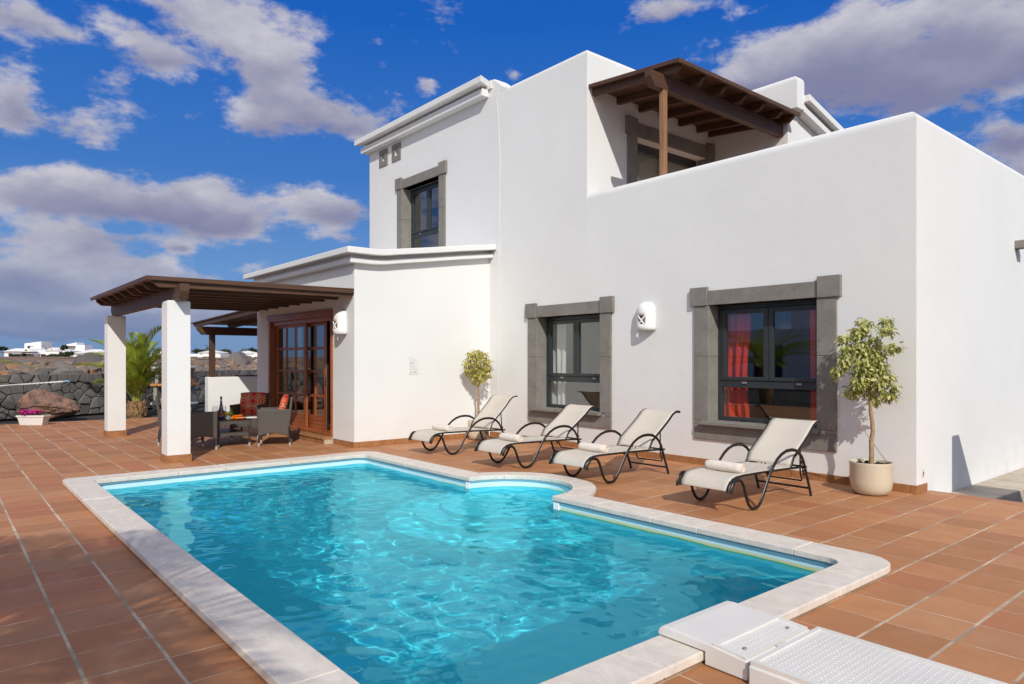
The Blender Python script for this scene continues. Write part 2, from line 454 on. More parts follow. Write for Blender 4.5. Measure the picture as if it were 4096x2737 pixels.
rp = nt.n('ShaderNodeValToRGB'); rp.color_ramp.interpolation = 'CONSTANT'
els = rp.color_ramp.elements
for _ in range(3):
    els.new(0.5)
for i, (pp, cc) in enumerate([(0, (0.68, 0.015, 0.02)), (0.27, (0.52, 0.34, 0.19)), (0.34, (0.75, 0.05, 0.02)), (0.45, (0.85, 0.18, 0.02)), (0.50, (0.50, 0.33, 0.19))]):
    els[i].position = pp; els[i].color = (*cc, 1)
nt.link(dist, rp.inputs[0]); nt.link(rp.outputs[0], b.inputs['Base Color'])
b.inputs['Roughness'].default_value = 0.85
M['rings'] = m
# wicker
m, nt, b = new_mat('dark_wicker')
o = nt.sep(obco(nt))
br = nt.n('ShaderNodeTexBrick')
nt.link(nt.comb(nt.math('ADD', o[0], o[1]), o[2], 0), br.inputs['Vector'])
br.inputs['Scale'].default_value = 1
br.inputs['Brick Width'].default_value = 0.038
br.inputs['Row Height'].default_value = 0.0145
br.inputs['Mortar Size'].default_value = 0.003
br.inputs['Mortar Smooth'].default_value = 0.6
br.inputs['Color1'].default_value = (0.125, 0.110, 0.095, 1)
br.inputs['Color2'].default_value = (0.15, 0.132, 0.114, 1)
br.inputs['Mortar'].default_value = (0.040, 0.034, 0.029, 1)
nt.link(br.outputs['Color'], b.inputs['Base Color'])
b.inputs['Roughness'].default_value = 0.42
bump(nt, b, nt.math('SUBTRACT', 1.0, br.outputs['Fac']), 0.8, 0.004)
M['wicker'] = m
M['wicker_leg'] = simple('dark_wicker_leg', (0.045, 0.038, 0.034), 0.4, 0.2, 40)
M['cap'] = simple('aluminium_foot', (0.62, 0.60, 0.55), 0.35, 0.05, 5, metal=0.5)
M['black_glass'] = simple('dark_table_glass', (0.012, 0.013, 0.014), 0.04, 0.0, spec=0.8)
M['bottle'] = simple('cobalt_bottle_glass', (0.006, 0.010, 0.075), 0.06, 0.0, spec=0.9)
M['label'] = simple('orange_label', (0.80, 0.23, 0.02), 0.6, 0.12, 60)
M['pine'] = simple('pineapple_skin', (0.30, 0.165, 0.02), 0.6, 0.5, 45, 0.8, 45, 0.02)
# ceramic, soil, bark, leaves
M['ceramic'] = simple('glazed_cream_ceramic', (0.60, 0.525, 0.40), 0.22, 0.06, 3, 0.08, 14, 0.01, spec=0.5)
M['soil'] = simple('potting_soil', (0.035, 0.026, 0.020), 0.95, 0.4, 30, 0.8, 60, 0.02)
M['bark'] = simple('smooth_fig_bark', (0.34, 0.225, 0.125), 0.75, 0.25, 22, 0.4, 40, 0.006)
M['stick'] = simple('bamboo_cane', (0.42, 0.29, 0.15), 0.6, 0.1, 20)
def leafmat(name, cols, rough=0.45, tl=0.25, w=None):
    m, nt, b = new_mat(name)
    r = nt.n('ShaderNodeNewGeometry').outputs['Random Per Island']
    rp = nt.n('ShaderNodeValToRGB')
    els = rp.color_ramp.elements
    while len(els) < len(cols):
        els.new(0.5)
    for i, cc in enumerate(cols):
        els[i].position = (w[i] if w else i / max(1, len(cols) - 1)); els[i].color = (*cc, 1)
    nt.link(r, rp.inputs[0])
    nt.link(rp.outputs[0], b.inputs['Base Color'])
    b.inputs['Roughness'].default_value = rough
    out = m.node_tree.nodes['Material Output']
    ts = nt.n('ShaderNodeBsdfTranslucent'); nt.link(rp.outputs[0], ts.inputs[0])
    mx = nt.n('ShaderNodeMixShader'); mx.inputs[0].default_value = tl
    nt.link(b.outputs[0], mx.inputs[1]); nt.link(ts.outputs[0], mx.inputs[2])
    nt.link(mx.outputs[0], out.inputs[0])
    return m
M['leaf_var'] = leafmat('variegated_fig_leaf', [(0.17, 0.21, 0.03), (0.36, 0.38, 0.07), (0.62, 0.59, 0.24), (0.24, 0.27, 0.04), (0.70, 0.66, 0.36)])
M['leaf_yel'] = leafmat('yellow_green_fig_leaf', [(0.34, 0.32, 0.035), (0.50, 0.45, 0.09), (0.58, 0.53, 0.18), (0.38, 0.35, 0.055)])
M['palm'] = leafmat('palm_leaflet', [(0.17, 0.24, 0.02), (0.29, 0.36, 0.035), (0.40, 0.44, 0.06), (0.22, 0.29, 0.03)], 0.35)
M['palm_dark'] = leafmat('dark_palm_leaflet', [(0.03, 0.055, 0.012), (0.05, 0.085, 0.02), (0.065, 0.10, 0.02)], 0.4)
M['rachis'] = simple('palm_rib', (0.24, 0.26, 0.06), 0.5, 0.2, 10)
M['palm_base'] = simple('palm_boots', (0.26, 0.15, 0.07), 0.9, 0.4, 14, 0.8, 30, 0.02)
M['tree'] = leafmat('dark_tree_leaf', [(0.02, 0.035, 0.012), (0.04, 0.06, 0.018), (0.055, 0.08, 0.025)], 0.5)
M['bush'] = leafmat('dark_bush_leaf', [(0.025, 0.04, 0.012), (0.045, 0.07, 0.02), (0.065, 0.085, 0.03)], 0.5)
M['petal'] = leafmat('magenta_petal', [(0.36, 0.005, 0.16), (0.50, 0.01, 0.24), (0.30, 0.005, 0.20), (0.55, 0.01, 0.12)], 0.6)
M['green'] = leafmat('petunia_leaf', [(0.06, 0.11, 0.02), (0.12, 0.16, 0.04)])
M['brick'] = simple('orange_brick', (0.52, 0.23, 0.08), 0.8, 0.2, 30, 0.3, 60)
M['grey_block'] = simple('grey_concrete_block', (0.33, 0.31, 0.27), 0.9, 0.15, 8, 0.3, 60)
M['white_slab'] = simple('white_slab', (0.68, 0.66, 0.61), 0.8, 0.08, 5)
M['pole'] = simple('white_pole', (0.72, 0.74, 0.78), 0.3, 0.02)
M['pole_blue'] = simple('blue_grip', (0.20, 0.35, 0.55), 0.4, 0.02)
M['dark_open'] = simple('dark_opening', (0.035, 0.035, 0.04), 0.3, 0.1)
M['ink'] = simple('grey_print', (0.34, 0.34, 0.33), 0.7, 0.0)
M['print_bg'] = simple('printed_notice', (0.76, 0.765, 0.75), 0.45, 0.02)
M['black_pipe'] = simple('black_pipe', (0.01, 0.01, 0.01), 0.5, 0.0)
M['farwall'] = simple('dark_field_wall', (0.075, 0.068, 0.066), 0.95, 0.35, 2.5, 0.8, 3, 0.1)
M['roof_white'] = simple('white_roof', (0.80, 0.79, 0.76), 0.8, 0.04, 1)

# ------------------------------------------------------------------ mesh helpers
def wloc(o):
    v = Vector((0, 0, 0))
    while o is not None:
        v += o.location
        o = o.parent
    return v

class MB:
    def __init__(s):
        s.v = []; s.f = []; s.mi = []
    def add(s, vs, fs, mi=0):
        k = len(s.v)
        s.v += [tuple(p) for p in vs]
        s.f += [tuple(i + k for i in f) for f in fs]
        s.mi += [mi] * len(fs)
        return s
    def box(s, x0, x1, y0, y1, z0, z1, mi=0):
        return s.add([(x0, y0, z0), (x1, y0, z0), (x1, y1, z0), (x0, y1, z0), (x0, y0, z1), (x1, y0, z1), (x1, y1, z1), (x0, y1, z1)],
                     [(0, 3, 2, 1), (4, 5, 6, 7), (0, 1, 5, 4), (1, 2, 6, 5), (2, 3, 7, 6), (3, 0, 4, 7)], mi)
    def prism(s, poly, axis, a, b, mi=0):
        n = len(poly)
        mk = {'x': lambda p, t: (t, p[0], p[1]), 'y': lambda p, t: (p[0], t, p[1]), 'z': lambda p, t: (p[0], p[1], t)}[axis]
        vs = [mk(p, a) for p in poly] + [mk(p, b) for p in poly]
        fs = [tuple(range(n))[::-1], tuple(range(n, 2 * n))] + [(i, (i + 1) % n, n + (i + 1) % n, n + i) for i in range(n)]
        return s.add(vs, fs, mi)
    def tube(s, path, r, n=8, ry=None, mi=0, closed=False, taper=None, up=None):
        P = [Vector(p) for p in path]
        m = len(P)
        rings = []
        prev = None
        for i, p in enumerate(P):
            if closed:
                tg = P[(i + 1) % m] - P[i - 1]
            else:
                tg = P[min(i + 1, m - 1)] - P[max(i - 1, 0)]
            tg = tg.normalized() if tg.length > 1e-9 else Vector((0, 0, 1))
            if up is not None:
                a = Vector(up)
            elif prev is None:
                a = Vector((0, 0, 1)) if abs(tg.z) < 0.9 else Vector((1, 0, 0))
            else:
                a = prev
            u = a - tg * a.dot(tg)
            if u.length < 1e-6:
                u = tg.orthogonal()
            u.normalize()
            w = tg.cross(u)
            prev = u
            k = taper[i] if taper else 1.0
            rings.append([p + (u * math.cos(2 * PI * j / n) * (ry or r) + w * math.sin(2 * PI * j / n) * r) * k for j in range(n)])
        vs = [q for R in rings for q in R]
        fs = []
        for i in range(m if closed else m - 1):
            a = i * n; b2 = ((i + 1) % m) * n
            for j in range(n):
                fs.append((a + j, a + (j + 1) % n, b2 + (j + 1) % n, b2 + j))
        if not closed:
            fs.append(tuple(range(n))[::-1])
            fs.append(tuple((m - 1) * n + j for j in range(n)))
        return s.add(vs, fs, mi)
    def lathe(s, prof, n=24, c=(0, 0, 0), mi=0):
        vs = []; fs = []
        m = len(prof)
        for r, z in prof:
            for j in range(n):
                a = 2 * PI * j / n
                vs.append((c[0] + r * math.cos(a), c[1] + r * math.sin(a), c[2] + z))
        for i in range(m - 1):
            for j in range(n):
                fs.append((i * n + j, i * n + (j + 1) % n, (i + 1) * n + (j + 1) % n, (i + 1) * n + j))
        if prof[0][0] > 1e-6: fs.append(tuple(range(n))[::-1])
        if prof[-1][0] > 1e-6: fs.append(tuple((m - 1) * n + j for j in range(n)))
        return s.add(vs, fs, mi)
    def blob(s, c, r, sub=2, amp=0.25, seed=0, sc=1.0, freq=1.3, mi=0):
        bm = bmesh.new()
        bmesh.ops.create_icosphere(bm, subdivisions=sub, radius=1.0)
        off = Vector((seed * 3.7, seed * 1.9, seed * 5.3))
        r = Vector(r) if not isinstance(r, (int, float)) else Vector((r, r, r))
        for v in bm.verts:
            q = v.co * freq + off
            k = 1 + amp * noise.noise(q) * 1.6 + amp * 0.5 * noise.noise(q * 2.7)
            v.co = Vector((v.co.x * r.x, v.co.y * r.y, v.co.z * r.z)) * k + Vector(c)
        bm.verts.index_update()
        s.add([v.co[:] for v in bm.verts], [[v.index for v in f.verts] for f in bm.faces], mi)
        bm.free()
        return s
    def mesh(s, name, mats, smooth=None, recalc=True, off=None):
        me = bpy.data.meshes.new(name)
        vs = s.v if off is None else [(p[0] - off.x, p[1] - off.y, p[2] - off.z) for p in s.v]
        me.from_pydata(vs, [], s.f)
        mats = mats if isinstance(mats, (list, tuple)) else [mats]
        for m_ in mats:
            me.materials.append(m_)
        if len(mats) > 1:
            me.polygons.foreach_set('material_index', s.mi)
        if recalc:
            bm = bmesh.new(); bm.from_mesh(me)
            bmesh.ops.recalc_face_normals(bm, faces=bm.faces[:])
            bm.to_mesh(me); bm.free()
        if smooth is not None:
            me.polygons.foreach_set('use_smooth', [True] * len(me.polygons))
            if smooth < 179:
                me.set_sharp_from_angle(angle=math.radians(smooth))
        me.update()
        return me
    def build(s, name, mats, parent=None, smooth=None, bevel=0, seg=2, recalc=True, local=False):
        off = wloc(parent) if (parent is not None and not local) else None
        me = s.mesh(name, mats, smooth, recalc, off)
        o = bpy.data.objects.new(name, me)
        C.objects.link(o)
        if parent is not None:
            o.parent = parent
        if bevel:
            bv = o.modifiers.new('bevel', 'BEVEL')
            bv.width = bevel; bv.segments = seg; bv.limit_method = 'ANGLE'; bv.angle_limit = math.radians(40)
        return o

def thing(name, label, cat, loc=(0, 0, 0), group=None, rz=0.0):
    o = bpy.data.objects.new(name, None)
    C.objects.link(o)
    o.location = loc
    o.rotation_euler = (0, 0, rz)
    o.empty_display_size = 0.2
    return tag(o, label, cat, group)

def tag(o, label=None, cat=None, group=None, kind=None):
    if label: o['label'] = label
    if cat: o['category'] = cat
    if group: o['group'] = group
    if kind: o['kind'] = kind
    return o

def B(name, mat, parent, x0, x1, y0, y1, z0, z1, bevel=0.0, seg=2, local=False):
    return MB().box(x0, x1, y0, y1, z0, z1).build(name, mat, parent, bevel=bevel, seg=seg, local=local)

def cut(o, boxes):
    """boolean holes through a solid wall, applied at once"""
    mb = MB()
    for bx in boxes:
        mb.box(*bx)
    off = wloc(o)
    me = mb.mesh('cutter', M['stucco'], off=Vector((0, 0, 0)))
    c = bpy.data.objects.new('cutter', me); C.objects.link(c)
    md = o.modifiers.new('cut', 'BOOLEAN'); md.object = c; md.operation = 'DIFFERENCE'; md.solver = 'EXACT'
    bpy.context.view_layer.update()
    dg = bpy.context.evaluated_depsgraph_get()
    nm = bpy.data.meshes.new_from_object(o.evaluated_get(dg))
    old = o.data
    o.modifiers.clear()
    o.data = nm
    bpy.data.objects.remove(c); bpy.data.meshes.remove(me); bpy.data.meshes.remove(old)
    return o

def rounded(poly, z0, z1, rtop=0.07, seg=4, vert_r=0.03):
    """plan polygon extruded up, its top rim rounded and its outer corners softened; returns an MB"""
    bm = bmesh.new()
    vs = [bm.verts.new((x, y, z0)) for x, y in poly]
    f = bm.faces.new(vs)
    r = bmesh.ops.extrude_face_region(bm, geom=[f])
    up = [g for g in r['geom'] if isinstance(g, bmesh.types.BMVert)]
    for v in up: v.co.z = z1
    bmesh.ops.recalc_face_normals(bm, faces=bm.faces[:])
    ed = [e for e in bm.edges if all(abs(v.co.z - z1) < 1e-6 for v in e.verts)]
    bmesh.ops.bevel(bm, geom=ed, offset=rtop, segments=seg, affect='EDGES', profile=0.5)
    mb = MB()
    bm.verts.index_update()
    mb.add([v.co[:] for v in bm.verts], [[v.index for v in f.verts] for f in bm.faces])
    bm.free()
    return mb

# ------------------------------------------------------------------ ground, field, deck
g = MB()
xs = [-2500, -18.9, -9.6, -1.5, -2.89 + 6.5, 2500]
def gq(x0, x1, y0, y1, z):
    g.add([(x0, y0, z), (x1, y0, z), (x1, y1, z), (x0, y1, z)], [(0, 1, 2, 3)])
gq(-2500, -9.6, -2500, 2500, -0.05)
gq(-9.6, -1.5, -2500, 0.9, -0.05); gq(-9.6, -3.2, 6.0, 2500, -0.05)
gq(-3.2, -1.5, 6.0, 8.28, -0.05); gq(-1.5, 2500, -2500, 8.28, -0.05)
gq(-3.2, 2500, 8.28, 2500, -0.30)
go = g.build('ground', M['gravel']); tag(go, 'black volcanic gravel ground', kind='structure'); del go['label']

WL = [(-17.6, -9.0), (-19.2, -3.0), (-20.35, 0.8), (-20.75, 2.3), (-21.35, 3.6), (-22.9, 5.2), (-25.4, 8.2), (-28.5, 12.5), (-32, 19)]
fm = MB()
rows = []
for (x, y) in WL:
    dirv = Vector((x, y, 0)).normalized()
    n0 = Vector((x, y, 0))
    row = []
    for tt, zz in ((0.1, 0.93), (2, 0.98), (12, 1.0), (60, 1.02), (182, 1.05), (186, 1.25), (250, 2.55), (330, 2.75), (2300, 3.0)):
        q = n0 + dirv * tt
        row.append((q.x, q.y, zz))
    rows.append(row)
nc = len(rows[0])
fm.add([p for r in rows for p in r], [(i * nc + j, i * nc + j + 1, (i + 1) * nc + j + 1, (i + 1) * nc + j) for i in range(len(rows) - 1) for j in range(nc - 1)])
tag(fm.build('field', M['field']), kind='structure')

# pool outline numbers
PX0, PX1, PY0, PY1 = -9.38, -1.91, 1.11, 5.05      # outer edge of the coping
QX0, QX1, QY0, QY1 = -9.06, -2.165, 1.375, 4.75    # inner edge of the coping
BCX, BCY, BRI, BRO = -5.77, 4.75, 0.70, 0.95       # half-round step bay
deck = tag(bpy.data.objects.new('pool_deck', None), kind='structure'); C.objects.link(deck)
mm = MB()
def mbx(x0, x1, y0, y1):
    if x1 > x0 and y1 > y0:
        mm.box(x0, x1, y0, y1, -0.08, -0.0013)
DX0, DX1, DY0, DY1 = -18.9, 3.5, -3.5, 8.28
mbx(DX0, PX0 + 0.15, DY0, 9.6)
mbx(PX0 + 0.15, PX1 - 0.12, DY0, PY0 + 0.14)
mbx(PX1 - 0.12, DX1, DY0, DY1)
hx = BRO - 0.1
mbx(PX0 + 0.15, BCX - hx, PY1 - 0.13, DY1); mbx(BCX + hx, PX1 - 0.12, PY1 - 0.13, DY1)
k = 24
for i in range(k):
    a = BCX - hx + 2 * hx * i / k; b2 = a + 2 * hx / k
    xm = max(abs(a - BCX), abs(b2 - BCX))
    yy = BCY + math.sqrt(max(0, hx * hx - min(abs(a - BCX), abs(b2 - BCX)) ** 2))
    mbx(a, b2, max(yy, PY1 - 0.13), DY1)
mm.build('mortar_bed', M['mortar'], deck)

def cam_depth(x, y):
    return x * FW[0] + y * FW[1]
tiles = []
GX, GY = 0.333, 0.345
i0 = int(math.floor((DX0 + 1.92) / GX)); i1 = int(math.ceil((DX1 + 1.92) / GX))
j0 = int(math.floor((DY0 - 0.51) / GY)); j1 = int(math.ceil((9.6 - 0.51) / GY))
for i in range(i0, i1):
    for j in range(j0, j1):
        x0 = -1.92 + i * GX; x1 = x0 + GX; y0 = 0.51 + j * GY; y1 = y0 + GY
        xm = (x0 + x1) / 2; ym = (y0 + y1) / 2
        if xm < PX0 or (ym < PY0):
            gx, gy = 0.0050, 0.0085        # wide joints run along the pool
        elif xm > PX1:
            gx, gy = 0.0075, 0.0052
        else:
            gx, gy = 0.0062, 0.0048
        jx = rnd.uniform(-0.0015, 0.0015); jy = rnd.uniform(-0.0015, 0.0015)
        x0 += gx + jx; x1 -= gx - jx; y0 += gy + jy; y1 -= gy - jy
        x0 = max(x0, DX0); x1 = min(x1, DX1)
        lim = DY1 if xm > -18.9 + 4.3 else 9.6
        y1 = min(y1, lim)
        # walls
        if y0 > 8.0 - 0.02 and -14.6 < xm < -2.9: continue
        if xm < -10.26 and xm > -14.65 and y0 > 5.2: continue
        if x1 - x0 < 0.03 or y1 - y0 < 0.03: continue
        # the pool
        cx0, cx1, cy0, cy1 = PX0 + 0.12, PX1 - 0.1, PY0 + 0.12, PY1 - 0.11
        if x0 < cx1 and x1 > cx0 and y0 < cy1 and y1 > cy0:
            if x0 < cx0: x1 = min(x1, cx0)
            elif x1 > cx1: x0 = max(x0, cx1)
            elif y0 < cy0: y1 = min(y1, cy0)
            elif y1 > cy1: y0 = max(y0, cy1)
            else: continue
            if x1 - x0 < 0.02 or y1 - y0 < 0.02: continue
        dmin = math.hypot(max(x0 - BCX, 0, BCX - x1), max(y0 - BCY, 0, BCY - y1))
        circ = dmin < hx and y1 > BCY
        dpt = cam_depth(xm, ym)
        lat = abs(xm * RT[0] + ym * RT[1])
        vis = dpt > 0.7 and lat < 0.78 * dpt + 0.4
        size = (x1 - x0) * (y1 - y0) / max(dpt, 0.5) ** 3
        tiles.append((size if vis else -1, x0, x1, y0, y1, circ))
tiles.sort(key=lambda q: -q[0])
def tile_shape(mb, x0, x1, y0, y1, circ, dz):
    zt = dz; c = 0.0011
    def slab(x0, x1, y0, y1):
        vs = [(x0, y0, -0.03), (x1, y0, -0.03), (x1, y1, -0.03), (x0, y1, -0.03),
              (x0, y0, zt - c), (x1, y0, zt - c), (x1, y1, zt - c), (x0, y1, zt - c),
              (x0 + c, y0 + c, zt), (x1 - c, y0 + c, zt), (x1 - c, y1 - c, zt), (x0 + c, y1 - c, zt)]
        fs = [(0, 1, 5, 4), (1, 2, 6, 5), (2, 3, 7, 6), (3, 0, 4, 7), (4, 5, 9, 8), (5, 6, 10, 9), (6, 7, 11, 10), (7, 4, 8, 11), (8, 9, 10, 11)]
        mb.add(vs, fs)
    if not circ:
        slab(x0, x1, y0, y1); return
    k = 8
    for q in range(k):
        a = x0 + (x1 - x0) * q / k; b2 = x0 + (x1 - x0) * (q + 1) / k
        am = min(abs(a - BCX), abs(b2 - BCX))
        yy = BCY + math.sqrt(hx * hx - am * am) if am < hx else -9
        ya = max(y0, yy)
        if y1 - ya > 0.004:
            mb.add([(a, ya, -0.03), (b2, ya, -0.03), (b2, y1, -0.03), (a, y1, -0.03), (a, ya, zt), (b2, ya, zt), (b2, y1, zt), (a, y1, zt)],
                   [(4, 5, 6, 7), (0, 1, 5, 4), (2, 3, 7, 6)])
rest_mb = MB()
for n_, (sz, x0, x1, y0, y1, circ) in enumerate(tiles):
    dz = rnd.uniform(-0.0005, 0.0005)
    if n_ < 300 and sz > 0:
        q = MB(); tile_shape(q, x0, x1, y0, y1, circ, dz)
        if q.f: q.build('tile', M['tile'], deck, recalc=False)
    else:
        tile_shape(rest_mb, x0, x1, y0, y1, circ, dz)
tag(rest_mb.build('tile_paving', M['tile'], deck, recalc=False), kind='stuff')
# raised terracotta edge strip on the far right where the deck ends
B('deck_edge', M['skirt'], deck, -2.88, 3.5, 8.282, 8.34, -0.3, 0.0, 0.006)

# side path and gravel strip at the right of the house
sp = MB()
sp.prism([(-2.885, 8.345), (-2.50, 8.345), (-2.44, 8.9), (-2.30, 12), (-2.2, 20), (-2.885, 20)], 'z', -0.30, -0.10)
so = sp.build('side_path', M['concrete'], bevel=0.012)
tag(so, kind='structure')

# ------------------------------------------------------------------ the pool
pool = tag(bpy.data.objects.new('swimming_pool', None), kind='structure'); C.objects.link(pool)
def pool_outline(dx, r):
    """inner outline of the pool, grown by dx, anticlockwise from the near right corner"""
    x0, x1, y0, y1 = QX0 - dx, QX1 + dx, QY0 - dx, QY1 + dx
    rr = 0.14
    pts = []
    def arc(cx, cy, a0, a1, r, n):
        for i in range(n + 1):
            a = math.radians(a0 + (a1 - a0) * i / n)
            pts.append((cx + r * math.cos(a), cy + r * math.sin(a)))
    arc(x1 - rr, y0 + rr, -90, 0, rr, 5)
    arc(x1 - rr, y1 - rr, 0, 90, rr, 5)
    th = math.degrees(math.asin((y1 - BCY) / r))
    arc(BCX, BCY, th, 180 - th, r, 28)
    arc(x0 + rr, y1 - rr, 90, 180, rr, 5)
    arc(x0 + rr, y0 + rr, 180, 270, rr, 5)
    return pts
OUT = pool_outline(0.03, BRI + 0.02)
lm = MB()
n = len(OUT)
for (za, zb) in ((0.0, -0.2), (-0.2, -0.7), (-0.7, -1.35)):
    k0 = len(lm.v)
    lm.add([(x, y, za) for x, y in OUT] + [(x, y, zb) for x, y in OUT], [(i, n + i, n + (i + 1) % n, (i + 1) % n) for i in range(n)])
lm.add([(x, y, -1.35) for x, y in OUT], [tuple(range(n))])
basin = lm.build('pool_liner', M['liner'], pool, smooth=40)
# half-round entry steps
stp = MB()
for rr, zt in ((BRI + 0.015, -0.32), (BRI + 0.30, -0.58), (BRI + 0.6, -0.84)):
    ring = [(BCX + rr * math.cos(math.radians(a)), min(BCY + rr * math.sin(math.radians(a)), 9)) for a in range(180, 361, 6)] if rr > BRI + 0.1 else None
    if ring is None:
        poly = [(BCX + rr * math.cos(math.radians(a)), BCY + rr * math.sin(math.radians(a))) for a in range(0, 360, 8)]
    else:
        poly = ring + [(BCX + rr, BCY + 0.02), (BCX - rr, BCY + 0.02)]
    stp.prism(poly, 'z', -1.34, zt)
steps = stp.build('entry_step', M['liner'], pool, smooth=40)
for sx in (-1, 1):
    tm = MB()
    for q in range(3):
        tm.tube([(BCX + sx * (BRI + 0.02 + q * 0.028), BCY + 0.018 - (0.0 if q else 0.0), -1.3), (BCX + sx * (BRI + 0.02 + q * 0.028), BCY + 0.018, -0.002)], 0.014, 8)
    tm.build('corner_trim', M['trim'], pool, smooth=60)
# rail under the coping, its dark blue paints the coping's shadow
rm = MB()
IN2 = pool_outline(0.012, BRI + 0.005)
rm.add([(x, y, 0.012) for x, y in IN2] + [(x, y, -0.006) for x, y in IN2] + [(x, y, -0.006) for x, y in OUT] + [(x, y, 0.012) for x, y in OUT],
       [(i, n + i, n + (i + 1) % n, (i + 1) % n) for i in range(n)] + [(n + i, 2 * n + i, 2 * n + (i + 1) % n, n + (i + 1) % n) for i in range(n)])
M['rail'] = simple('shadow_blue_rail', (0.20, 0.36, 0.45), 0.4, 0.05)
rm.build('liner_rail', M['rail'], pool)
# marble coping, stone by stone
CZ = 0.06
def coping(poly):
    poly = [(x + 0.0, y) for x, y in poly]
    o = MB().prism(poly, 'z', 0.012, CZ + rnd.uniform(-0.0015, 0.0015)).build('coping_stone', M['marble'], pool, bevel=0.007, seg=2)
    return o
gp = 0.0015
def run_x(x0, x1, y0, y1, lens):
    x = x0; i = 0
    while x < x1 - 0.05:
        e = min(x1, x + lens[i % len(lens)])
        if x1 - e < 0.25: e = x1
        coping([(x + gp, y0), (e - gp, y0), (e - gp, y1), (x + gp, y1)])
        x = e; i += 1
def run_y(y0, y1, x0, x1, lens):
    y = y0; i = 0
    while y < y1 - 0.05:
        e = min(y1, y + lens[i % len(lens)])
        if y1 - e < 0.25: e = y1
        coping([(x0, y + gp), (x1, y + gp), (x1, e - gp), (x0, e - gp)])
        y = e; i += 1
def corner(cx, cy, sx, sy, ro, ri, w):
    """L-shaped corner stone with rounded corners; sx, sy point outward"""
    L = 0.62
    pts = [(cx, cy - sy * L)]
    xo, yo = cx, cy
    for a in range(0, 91, 15):
        r_ = math.radians(a)
        pts.append((xo - sx * ro + sx * ro * math.cos(r_), yo - sy * ro + sy * ro * math.sin(r_)))
    pts.append((cx - sx * L, cy)); pts.append((cx - sx * L, cy - sy * w[1]))
    xi, yi = cx - sx * w[0], cy - sy * w[1]
    for a in range(90, -1, -15):
        r_ = math.radians(a)
        pts.append((xi - sx * ri + sx * ri * math.cos(r_), yi - sy * ri + sy * ri * math.sin(r_)))
    pts.append((xi, cy - sy * L))
    coping(pts)
wx0 = QX0 - PX0; wx1 = PX1 - QX1; wy0 = QY0 - PY0; wy1 = PY1 - QY1
corner(PX0, PY0, -1, -1, 0.10, 0.05, (wx0, wy0)); corner(PX0, PY1, -1, 1, 0.24, 0.13, (wx0, wy1))
corner(PX1, PY1, 1, 1, 0.24, 0.13, (wx1, wy1)); corner(PX1, PY0, 1, -1, 0.2, 0.1, (wx1, wy0))
run_x(PX0 + 0.62, PX1 - 0.62, PY0, QY0, [0.92, 0.7, 0.95, 0.8])
run_y(PY0 + 0.62, PY1 - 0.62, PX0, QX0, [0.55, 0.56, 0.85])
run_y(PY0 + 0.62, PY1 - 0.62, QX1, PX1, [0.74, 0.86, 0.8])
bo = math.degrees(math.asin((PY1 - BCY) / BRO))
xo_ = BRO * math.cos(math.radians(bo))
lx = BCX - xo_; rx = BCX + xo_
x = PX0 + 0.62
for e in (PX0 + 1.5, BCX - BRI):
    last = e == BCX - BRI
    coping([(x + gp, QY1), (e - gp, QY1), ((lx if last else e) - gp, PY1), (x + gp, PY1)]); x = e
x = BCX + BRI
for kk, e in enumerate((BCX + BRI + 0.55, BCX + BRI + 1.25, BCX + BRI + 1.72, PX1 - 0.62)):
    coping([(x + gp, QY1), (e - gp, QY1), (e - gp, PY1), ((rx if kk == 0 else x) + gp, PY1)]); x = e
na = 5
for i in range(na):
    pts_o = []; pts_i = []
    for s_ in range(9):
        f_ = (i + s_ / 8) / na
        f_ = min(max(f_, i / na + 0.001), (i + 1) / na - 0.001)
        ao = math.radians(180 - bo + (bo - (180 - bo)) * f_); ai = math.radians(180 * (1 - f_))
        pts_o.append((BCX + BRO * math.cos(ao), BCY + BRO * math.sin(ao)))
        pts_i.append((BCX + BRI * math.cos(ai), BCY + BRI * math.sin(ai)))
    coping(pts_o + pts_i[::-1])
# water with real waves
rw = random.Random(3)
waves = []
for q in range(72):
    lam = rw.uniform(0.075, 0.26) if q % 2 else rw.uniform(0.25, 0.9)
    ang = rw.gauss(math.radians(70), 0.9)
    waves.append((2 * PI / lam * math.cos(ang), 2 * PI / lam * math.sin(ang), rw.uniform(0, 6.28), (0.0015 if q % 2 else 0.00082) * lam ** 1.1))
def wave(x, y):
    x2 = x + 0.05 * math.sin(2.1 * y + 1.0) + 0.04 * math.sin(3.7 * x + 1.3 * y)
    y2 = y + 0.05 * math.sin(2.6 * x + 0.4)
    return sum(a * math.sin(kx * x2 + ky * y2 + p_) for kx, ky, p_, a in waves)
wm = MB()
def wgrid(x0, x1, y0, y1, st):
    nx = int((x1 - x0) / st) + 1; ny = int((y1 - y0) / st) + 1
    vs = []
    for j in range(ny):
        for i in range(nx):
            xx = x0 + (x1 - x0) * i / (nx - 1); yy = y0 + (y1 - y0) * j / (ny - 1)
            vs.append((xx, yy, -0.07 + wave(xx, yy)))
    wm.add(vs, [(j * nx + i, j * nx + i + 1, (j + 1) * nx + i + 1, (j + 1) * nx + i) for j in range(ny - 1) for i in range(nx - 1)])
wgrid(QX0 - 0.06, QX1 + 0.06, QY0 - 0.06, QY1 + 0.05, 0.02)
y1_ = QY1 + 0.05
wgrid(BCX - BRI - 0.06, BCX + BRI + 0.06, y1_, BCY + BRI + 0.06, 0.02)
m = bpy.data.materials.new('pool_water'); m.use_nodes = True
nt = NT(m.node_tree); m.node_tree.nodes.clear()
gg = nt.n('ShaderNodeBsdfGlass'); gg.inputs['IOR'].default_value = 1.45; gg.inputs['Roughness'].default_value = 0.0
gg.inputs[0].default_value = (0.33, 0.93, 1.0, 1)
